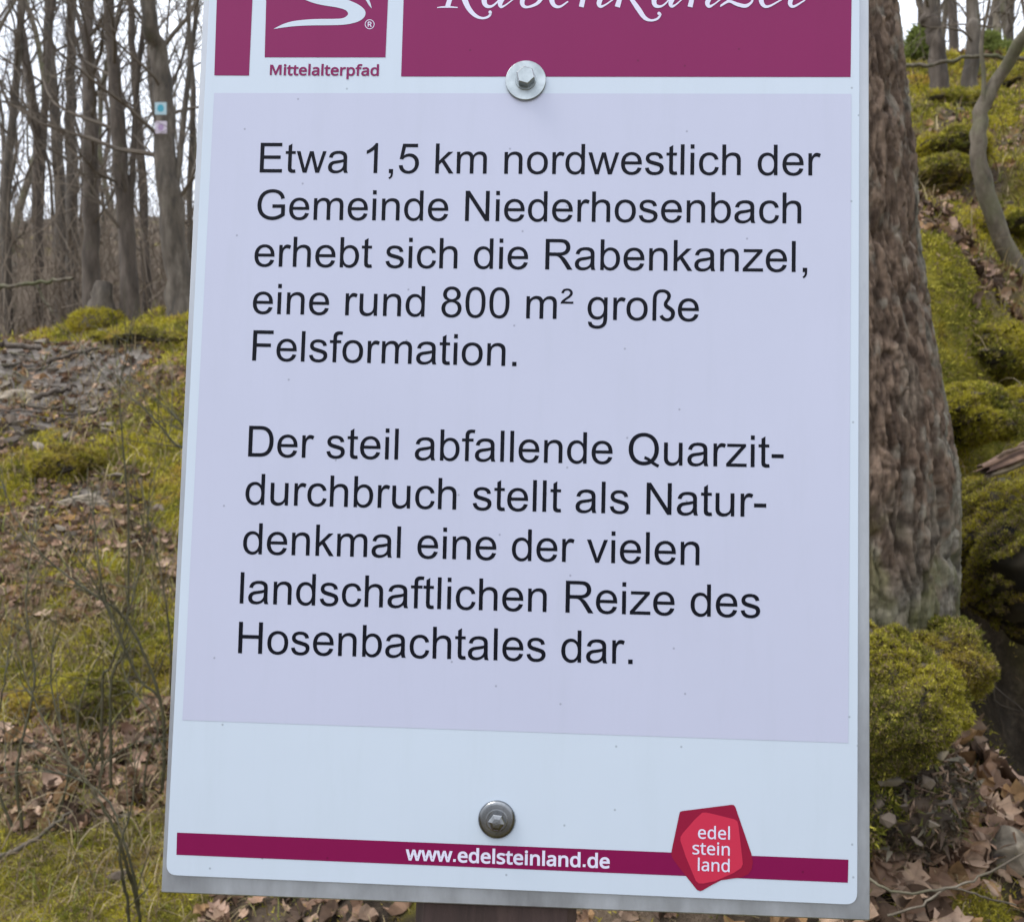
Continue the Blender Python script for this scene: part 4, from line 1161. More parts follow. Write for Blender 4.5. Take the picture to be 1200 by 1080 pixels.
# gem badge
printed_shape('gem_badge', [(796.2,952.6),(796.9,950.7),(799,949.7),(856.6,942.3),(859.4,942.4),(861.4,944.2),(880.5,1000),(882.2,1009.5),(880.8,1017.5),(877,1023.5),(869,1027.2),(845,1030.6),(833,1036.8),(823.5,1042.4),(820.2,1043.4),(816.8,1042),(805.2,1027.5),(795,1014.5),(788.2,1005),(786.6,1000.5),(787.2,995)], lay[1], M_red1, smooth=False)
printed_shape('gem_facet', [(822.5,951.6),(827,951.2),(833,952.4),(860.5,959.2),(864,961.6),(865.2,966),(869.5,1002),(870.4,1011.5),(868.6,1016),(860,1021.8),(838,1031.6),(824,1034.4),(818.6,1034.2),(815.2,1031),(803.5,1003),(797.2,984),(797.3,980),(800,975.6),(813.5,960)], lay[2], M_red2, smooth=False)

# white title "Rabenkanzel" in calligraphic pen strokes (its upper half lies above the photograph)
def qa(*a): return [(500 + x / 5.217, y_ / 5.217, w / 5.217) for x, y_, w in a]
def qb(*a): return [(720 + x / 5.217, y_ / 5.217, w / 5.217) for x, y_, w in a]
title = [
 qa((64,49,5),(100,46,9),(150,46,9),(190,49,5)), qa((128,44,30),(150,-30,28),(200,-200,26),(215,-250,24)),
 qa((130,-215,8),(190,-262,18),(290,-268,24),(345,-215,30),(330,-140,28),(250,-88,14),(200,-85,8)), qa((205,-85,22),(225,-20,34),(255,50,30),(295,96,22),(340,114,14),(378,104,14),(392,82,14),(386,74,14)),
 qa((500,-95,10),(430,-105,18),(370,-50,30),(352,5,32),(365,38,24),(400,40,14),(440,5,10),(480,-60,9)), qa((505,-100,26),(470,-20,30),(450,20,30),(455,44,18),(480,36,9),(528,0,7)),
 qa((690,-250,24),(640,-120,28),(590,-10,30),(588,34,24),(620,46,14),(680,20,20),(715,-40,30),(705,-90,24),(660,-98,12),(610,-50,8)),
 qa((770,-30,9),(840,-55,16),(870,-90,18),(840,-105,12),(785,-70,24),(764,-10,32),(778,34,24),(815,44,14),(865,12,8)),
 qa((985,-100,20),(965,-40,28),(945,46,30)), qa((960,-20,8),(1020,-80,14),(1065,-102,20),(1090,-80,28),(1070,-20,28),(1054,20,30),(1062,42,20),(1090,34,10),(1140,0,8)),
 qb((90,-260,22),(60,-130,26),(36,-20,28),(18,46,32)), qb((40,-50,8),(90,-95,14),(140,-100,18),(150,-60,24),(110,-30,14),(80,-26,8)), qb((84,-28,16),(115,14,26),(150,64,30),(185,112,24),(225,128,14),(262,118,13),(280,94,13),(274,82,13)),
 qb((385,-95,10),(320,-105,18),(262,-50,30),(242,5,30),(252,38,24),(290,40,12),(330,5,9),(372,-60,8)), qb((392,-100,24),(362,-20,30),(344,20,28),(350,42,18),(375,32,10),(412,0,7)),
 qb((500,-100,20),(482,-40,26),(462,46,30)), qb((476,-20,8),(530,-80,14),(580,-102,20),(606,-80,28),(586,-20,28),(568,20,28),(578,42,20),(605,32,10),(648,0,8)),
 qb((660,-80,14),(700,-98,22),(760,-82,18),(800,-98,10),(760,-50,8),(700,0,8),(646,44,8)), qb((650,38,12),(700,12,16),(750,30,22),(800,40,22),(835,20,14),(846,-6,12)),
 qb((905,-30,9),(975,-55,16),(1005,-90,18),(975,-105,12),(918,-70,24),(896,-10,30),(908,34,24),(945,42,13),(1030,-4,8)),
 qb((1170,-260,22),(1120,-110,26),(1078,0,28),(1076,34,24),(1100,42,14),(1165,4,8)),
]
obj('title_lettering', ribbons_mesh('title_lettering', title, lay[1], M_wtxt, [(500+388/5.217, 78/5.217, 1.9), (720+272/5.217, 86/5.217, 1.9)]), sheet)

# lettering outlines in units of 1/2048 em
GL = {
'a':"M828 131Q728 46 635.5 11Q543 -24 437 -24Q262 -24 168 61.5Q74 147 74 280Q74 358 109.5 422.5Q145 487 202.5 526Q260 565 332 585Q385 599 492 612Q710 638 813 674Q814 711 814 721Q814 831 763 876Q694 937 558 937Q431 937 370.5 892.5Q310 848 281 735L105 759Q129 872 184 941.5Q239 1011 343 1048.5Q447 1086 584 1086Q720 1086 805 1054Q890 1022 930 973.5Q970 925 986 851Q995 805 995 685V445Q995 194 1006.5 127.5Q1018 61 1052 0H864Q836 56 828 131ZM813 533Q715 493 519 465Q408 449 362 429Q316 409 291 370.5Q266 332 266 285Q266 213 320.5 165Q375 117 480 117Q584 117 665 162.5Q746 208 784 287Q813 348 813 467Z",
'b':"M301 0H134V1466H314V943Q428 1086 605 1086Q703 1086 790.5 1046.5Q878 1007 934.5 935.5Q991 864 1023 763Q1055 662 1055 547Q1055 274 920 125Q785 -24 596 -24Q408 -24 301 133ZM299 539Q299 348 351 263Q436 124 581 124Q699 124 785 226.5Q871 329 871 532Q871 740 788.5 839Q706 938 589 938Q471 938 385 835.5Q299 733 299 539Z",
'c':"M828 389L1005 366Q976 183 856.5 79.5Q737 -24 563 -24Q345 -24 212.5 118.5Q80 261 80 527Q80 699 137 828Q194 957 310.5 1021.5Q427 1086 564 1086Q737 1086 847 998.5Q957 911 988 750L813 723Q788 830 724.5 884Q661 938 571 938Q435 938 350 840.5Q265 743 265 532Q265 318 347 221Q429 124 561 124Q667 124 738 189Q809 254 828 389Z",
'd':"M824 0V134Q723 -24 527 -24Q400 -24 293.5 46Q187 116 128.5 241.5Q70 367 70 530Q70 689 123 818.5Q176 948 282 1017Q388 1086 519 1086Q615 1086 690 1045.5Q765 1005 812 940V1466H991V0ZM255 530Q255 326 341 225Q427 124 544 124Q662 124 744.5 220.5Q827 317 827 515Q827 733 743 835Q659 937 536 937Q416 937 335.5 839Q255 741 255 530Z",
'e':"M862 342L1048 319Q1004 156 885 66Q766 -24 581 -24Q348 -24 211.5 119.5Q75 263 75 522Q75 790 213 938Q351 1086 571 1086Q784 1086 919 941Q1054 796 1054 533Q1054 517 1053 485H261Q271 310 360 217Q449 124 582 124Q681 124 751 176Q821 228 862 342ZM271 633H864Q852 767 796 834Q710 938 573 938Q449 938 364.5 855Q280 772 271 633Z",
'f':"M178 0V922H19V1062H178V1175Q178 1282 197 1334Q223 1404 288.5 1447.5Q354 1491 472 1491Q548 1491 640 1473L613 1316Q557 1326 507 1326Q425 1326 391 1291Q357 1256 357 1160V1062H564V922H357V0Z",
'g':"M102 -88L277 -114Q288 -195 338 -232Q405 -282 521 -282Q646 -282 714 -232Q782 -182 806 -92Q820 -37 819 139Q701 0 525 0Q306 0 186 158Q66 316 66 537Q66 689 121 817.5Q176 946 280.5 1016Q385 1086 526 1086Q714 1086 836 934V1062H1002V144Q1002 -104 951.5 -207.5Q901 -311 791.5 -371Q682 -431 522 -431Q332 -431 215 -345.5Q98 -260 102 -88ZM251 550Q251 341 334 245Q417 149 542 149Q666 149 750 244.5Q834 340 834 544Q834 739 747.5 838Q661 937 539 937Q419 937 335 839.5Q251 742 251 550Z",
'h':"M135 0V1466H315V940Q441 1086 633 1086Q751 1086 838 1039.5Q925 993 962.5 911Q1000 829 1000 673V0H820V673Q820 808 761.5 869.5Q703 931 596 931Q516 931 445.5 889.5Q375 848 345 777Q315 706 315 581V0Z",
'i':"M136 1259V1466H316V1259ZM136 0V1062H316V0Z",
'k':"M136 0V1466H316V630L742 1062H975L569 668L1016 0H794L443 543L316 421V0Z",
'l':"M131 0V1466H311V0Z",
'm':"M135 0V1062H296V913Q346 991 429 1038.5Q512 1086 618 1086Q736 1086 811.5 1037Q887 988 918 900Q1044 1086 1246 1086Q1404 1086 1489 998.5Q1574 911 1574 729V0H1395V669Q1395 777 1377.5 824.5Q1360 872 1314 901Q1268 930 1206 930Q1094 930 1020 855.5Q946 781 946 617V0H766V690Q766 810 722 870Q678 930 578 930Q502 930 437.5 890Q373 850 344 773Q315 696 315 551V0Z",
'n':"M135 0V1062H297V911Q414 1086 635 1086Q731 1086 811.5 1051.5Q892 1017 932 961Q972 905 988 828Q998 778 998 653V0H818V646Q818 756 797 810.5Q776 865 722.5 897.5Q669 930 597 930Q482 930 398.5 857Q315 784 315 580V0Z",
'o':"M68 532Q68 827 232 969Q369 1087 566 1087Q785 1087 924 943.5Q1063 800 1063 547Q1063 342 1001.5 224.5Q940 107 822.5 42Q705 -23 566 -23Q343 -23 205.5 120Q68 263 68 532ZM253 532Q253 328 342 226.5Q431 125 566 125Q700 125 789 227Q878 329 878 538Q878 735 788.5 836.5Q699 938 566 938Q431 938 342 837Q253 736 253 532Z",
'r':"M133 0V1062H295V901Q357 1014 409.5 1050Q462 1086 525 1086Q616 1086 710 1028L648 861Q582 900 516 900Q457 900 410 864.5Q363 829 343 766Q313 670 313 556V0Z",
's':"M63 317L241 345Q256 238 324.5 181Q393 124 516 124Q640 124 700 174.5Q760 225 760 293Q760 354 707 389Q670 413 523 450Q325 500 248.5 536.5Q172 573 132.5 637.5Q93 702 93 780Q93 851 125.5 911.5Q158 972 214 1012Q256 1043 328.5 1064.5Q401 1086 484 1086Q609 1086 703.5 1050Q798 1014 843 952.5Q888 891 905 788L729 764Q717 846 659.5 892Q602 938 497 938Q373 938 320 897Q267 856 267 801Q267 766 289 738Q311 709 358 690Q385 680 517 644Q708 593 783.5 560.5Q859 528 902 466Q945 404 945 312Q945 222 892.5 142.5Q840 63 741 19.5Q642 -24 517 -24Q310 -24 201.5 62Q93 148 63 317Z",
't':"M528 161L554 2Q478 -14 418 -14Q320 -14 266 17Q212 48 190 98.5Q168 149 168 311V922H36V1062H168V1325L347 1433V1062H528V922H347V301Q347 224 356.5 202Q366 180 387.5 167Q409 154 449 154Q479 154 528 161Z",
'u':"M831 0V156Q707 -24 494 -24Q400 -24 318.5 12Q237 48 197.5 102.5Q158 157 142 236Q131 289 131 404V1062H311V473Q311 332 322 283Q339 212 394 171.5Q449 131 530 131Q611 131 682 172.5Q753 214 782.5 285.5Q812 357 812 493V1062H992V0Z",
'v':"M430 0L26 1062H216L444 426Q481 323 512 212Q536 296 579 414L815 1062H1000L598 0Z",
'w':"M331 0L6 1062H192L361 449L424 221Q428 238 479 440L648 1062H833L992 446L1045 243L1106 448L1288 1062H1463L1131 0H944L775 636L734 817L519 0Z",
'z':"M40 0V146L716 922Q601 916 513 916H80V1062H948V943L373 269L262 146Q383 155 489 155H980V0Z",
'D':"M158 0V1466H663Q834 1466 924 1445Q1050 1416 1139 1340Q1255 1242 1312.5 1089.5Q1370 937 1370 741Q1370 574 1331 445Q1292 316 1231 231.5Q1170 147 1097.5 98.5Q1025 50 922.5 25Q820 0 687 0ZM352 173H665Q810 173 892.5 200Q975 227 1024 276Q1093 345 1131.5 461.5Q1170 578 1170 744Q1170 974 1094.5 1097.5Q1019 1221 911 1263Q833 1293 660 1293H352Z",
'E':"M162 0V1466H1222V1293H356V844H1167V672H356V173H1256V0Z",
'F':"M168 0V1466H1157V1293H362V839H1050V666H362V0Z",
'G':"M844 575V747L1465 748V204Q1322 90 1170 32.5Q1018 -25 858 -25Q642 -25 465.5 67.5Q289 160 199 335Q109 510 109 726Q109 940 198.5 1125.5Q288 1311 456 1401Q624 1491 843 1491Q1002 1491 1130.5 1439.5Q1259 1388 1332 1296Q1405 1204 1443 1056L1268 1008Q1235 1120 1186 1184Q1137 1248 1046 1286.5Q955 1325 844 1325Q711 1325 614 1284.5Q517 1244 457.5 1178Q398 1112 365 1033Q309 897 309 738Q309 542 376.5 410Q444 278 573 214Q702 150 847 150Q973 150 1093 198.5Q1213 247 1275 302V575Z",
'H':"M164 0V1466H358V864H1120V1466H1314V0H1120V691H358V0Z",
'N':"M156 0V1466H355L1125 315V1466H1311V0H1112L342 1152V0Z",
'Q':"M1269 157Q1404 64 1518 21L1461 -114Q1303 -57 1146 66Q983 -25 786 -25Q587 -25 425 71Q263 167 175.5 341Q88 515 88 733Q88 950 176 1128Q264 1306 426.5 1399Q589 1492 790 1492Q993 1492 1156 1395.5Q1319 1299 1404.5 1125.5Q1490 952 1490 734Q1490 553 1435 408.5Q1380 264 1269 157ZM841 411Q1009 364 1118 271Q1289 427 1289 734Q1289 909 1229.5 1040Q1170 1171 1055.5 1243.5Q941 1316 798 1316Q584 1316 441.5 1169.5Q299 1023 299 733Q299 451 438.5 300Q578 149 798 149Q902 149 994 188Q903 247 802 272Z",
'R':"M161 0V1466H811Q1007 1466 1109 1426.5Q1211 1387 1272 1287Q1333 1187 1333 1066Q1333 910 1232 803Q1131 696 920 667Q997 630 1037 594Q1122 516 1198 399L1453 0H1209L1015 305Q930 437 875 507Q820 577 776.5 605Q733 633 688 642Q655 649 580 649H355V0ZM355 819H772Q905 819 980 846.5Q1055 874 1094 934.5Q1133 995 1133 1066Q1133 1170 1057.5 1237Q982 1304 819 1304H355Z",
'1':"M763 0H583V1147Q518 1085 412.5 1023Q307 961 223 930V1104Q374 1175 487 1276Q600 1377 647 1472H763Z",
'5':"M85 384L274 400Q295 262 371.5 192.5Q448 123 556 123Q686 123 776 221Q866 319 866 481Q866 635 779.5 724Q693 813 553 813Q466 813 396 773.5Q326 734 286 671L117 693L259 1446H988V1274H403L324 880Q456 972 601 972Q793 972 925 839Q1057 706 1057 497Q1057 298 941 153Q800 -25 556 -25Q356 -25 229.5 87Q103 199 85 384Z",
'8':"M362 795Q250 836 196 912Q142 988 142 1094Q142 1254 257 1363Q372 1472 563 1472Q755 1472 872 1360.5Q989 1249 989 1089Q989 987 935.5 911.5Q882 836 773 795Q908 751 978.5 653Q1049 555 1049 419Q1049 231 916 103Q783 -25 566 -25Q349 -25 216 103.5Q83 232 83 424Q83 567 155.5 663.5Q228 760 362 795ZM326 1100Q326 996 393 930Q460 864 567 864Q671 864 737.5 929.5Q804 995 804 1090Q804 1189 735.5 1256.5Q667 1324 565 1324Q462 1324 394 1258Q326 1192 326 1100ZM268 423Q268 346 304.5 274Q341 202 413 162.5Q485 123 568 123Q697 123 781 206Q865 289 865 417Q865 547 778.5 632Q692 717 562 717Q435 717 351.5 633Q268 549 268 423Z",
'0':"M85 723Q85 983 138.5 1141.5Q192 1300 297.5 1386Q403 1472 563 1472Q681 1472 770 1424.5Q859 1377 917 1287.5Q975 1198 1008 1069.5Q1041 941 1041 723Q1041 465 988 306.5Q935 148 829.5 61.5Q724 -25 563 -25Q351 -25 230 127Q85 310 85 723ZM270 723Q270 362 354.5 242.5Q439 123 563 123Q687 123 771.5 243Q856 363 856 723Q856 1085 771.5 1204Q687 1323 561 1323Q437 1323 363 1218Q270 1084 270 723Z",
',':"M182 0V205H387V0Q387 -113 347 -182.5Q307 -252 220 -290L170 -213Q227 -188 254 -139.5Q281 -91 284 0Z",
'.':"M186 0V205H391V0Z",
'-':"M65 440V621H618V440Z",
'ß':"M150 0V985Q150 1249 271.5 1370Q393 1491 594 1491Q775 1491 885 1399Q995 1307 995 1176Q995 1098 960 1030Q940 990 880 905Q840 850 840 822Q840 790 866 760Q890 735 980 680Q1075 620 1118 575Q1160 530 1182 470Q1200 420 1200 345Q1200 185 1098 80Q996 -24 835 -24Q700 -24 605 45Q520 110 480 215L630 290Q665 205 720 165Q770 124 832 124Q910 124 963 183Q1016 242 1016 325Q1016 390 985 430Q950 475 850 535Q745 600 710 650Q668 705 668 785Q668 850 695 905Q715 945 765 1015Q800 1065 811 1100Q822 1135 822 1170Q822 1240 760 1291Q698 1342 597 1342Q465 1342 398 1265Q330 1190 330 1010V0Z",
'²':"M645 837V735H40Q42 780 62 815Q90 870 140 915Q180 952 275 1018Q400 1105 438 1150Q477 1197 477 1247Q477 1296 440 1330Q402 1363 337 1363Q275 1363 236 1330Q198 1297 188 1225L66 1238Q78 1345 148 1403Q220 1460 340 1460Q465 1460 536 1399Q605 1338 605 1250Q605 1200 580 1150Q555 1100 500 1050Q455 1008 345 935Q265 880 228 837Z",
}
ADV = dict(a=1139,b=1139,c=1024,d=1139,e=1139,f=569,g=1139,h=1139,i=455,k=1024,l=455,m=1706,n=1139,o=1139,r=682,s=1024,t=569,u=1139,v=1024,w=1479,z=1024,E=1366,G=1593,N=1479,R=1479,F=1251,D=1479,Q=1593,H=1479)
ADV.update({'1':1139,'5':1139,'8':1139,'0':1139,' ':569,',':569,'.':569,'-':682,'ß':1251,'²':682})
import re
def contours(path):
    out = []; cur = []; p = (0.0, 0.0)
    for cmd, args in re.findall(r'([MLHVQZ])([^MLHVQZ]*)', path):
        a = [float(v) for v in args.split()]
        if cmd == 'M': p = (a[0], a[1]); cur = [p]
        elif cmd == 'L': p = (a[0], a[1]); cur.append(p)
        elif cmd == 'H': p = (a[0], p[1]); cur.append(p)
        elif cmd == 'V': p = (p[0], a[0]); cur.append(p)
        elif cmd == 'Q':
            c, e = (a[0], a[1]), (a[2], a[3])
            for k in range(1, 5):
                t_ = k / 4; cur.append(tuple((1 - t_) ** 2 * p[i] + 2 * t_ * (1 - t_) * c[i] + t_ * t_ * e[i] for i in (0, 1)))
            p = e
        elif cmd == 'Z':
            if len(cur) > 2:
                if max(abs(cur[0][0] - cur[-1][0]), abs(cur[0][1] - cur[-1][1])) < 1e-6: cur.pop()
                out.append(cur)
    return out
_gl = {}
def glyph(ch):
    if ch not in _gl:
        lp = contours(GL[ch])
        tr = tessellate_polygon([[Vector((x, y_, 0)) for x, y_ in c] for c in lp])
        _gl[ch] = (np.array([q for c in lp for q in c]), np.array(tr))
    return _gl[ch]

def text_line(txt, g0, p0, g1, p1, y=lay[1]):
    """set a line so that glyph units g0 and g1 on its baseline meet the printed places p0 and p1"""
    A0, A1 = pl(*p0), pl(*p1)
    ex = (A1 - A0) / (g1 - g0); ey = np.array([ex[1], -ex[0]])
    ey = ey / np.linalg.norm(ey) * (EM / 2048) * 1.0
    V = []; F = []; n = 0; X = 0
    for ch in txt:
        if ch != ' ':
            v, f = glyph(ch)
            V += [L3(A0 + ex * (X + q[0] - g0) + ey * q[1], y) for q in v]; F.append(f + n); n += len(v)
        X += ADV[ch]
    return obj('text_line', mesh_data('text_line', V, np.vstack(F), M_ink), sheet)
def gx_(txt, i, off): return sum(ADV[c] for c in txt[:i]) + off
for txt, i0, o0, p0, i1, o1, p1 in [
    ('Etwa 1,5 km nordwestlich der', 0, 162, (304.3, 202.4), 27, 133, (947.1, 205.9)),
    ('Gemeinde Niederhosenbach', 2, 135, (367.3, 257.9), 23, 1000, (938.8, 262.0)),
    ('erhebt sich die Rabenkanzel,', 0, 75, (297.8, 312.4), 26, 311, (932.2, 318.9)),
    ('eine rund 800 m² große', 0, 75, (295.9, 367.7), 18, 133, (718.3, 375.0)),
    ('Felsformation.', 0, 168, (295.5, 422.5), 13, 391, (605.2, 429.1)),
    ('Der steil abfallende Quarzit-', 0, 158, (290.7, 534.8), 25, 980, (874.9, 547.1)),
    ('durchbruch stellt als Natur-', 0, 991, (309.7, 591.5), 26, 133, (867.6, 605.1)),
    ('denkmal eine der vielen', 0, 991, (306.9, 649.4), 22, 998, (819.5, 662.1)),
    ('landschaftlichen Reize des', 0, 131, (280.9, 706.7), 23, 991, (832.8, 722.2)),
    ('Hosenbachtales dar.', 0, 164, (279.0, 765.0), 18, 391, (741.3, 777.7))]:
    text_line(txt, gx_(txt, i0, o0), p0, gx_(txt, i1, o1), p1)

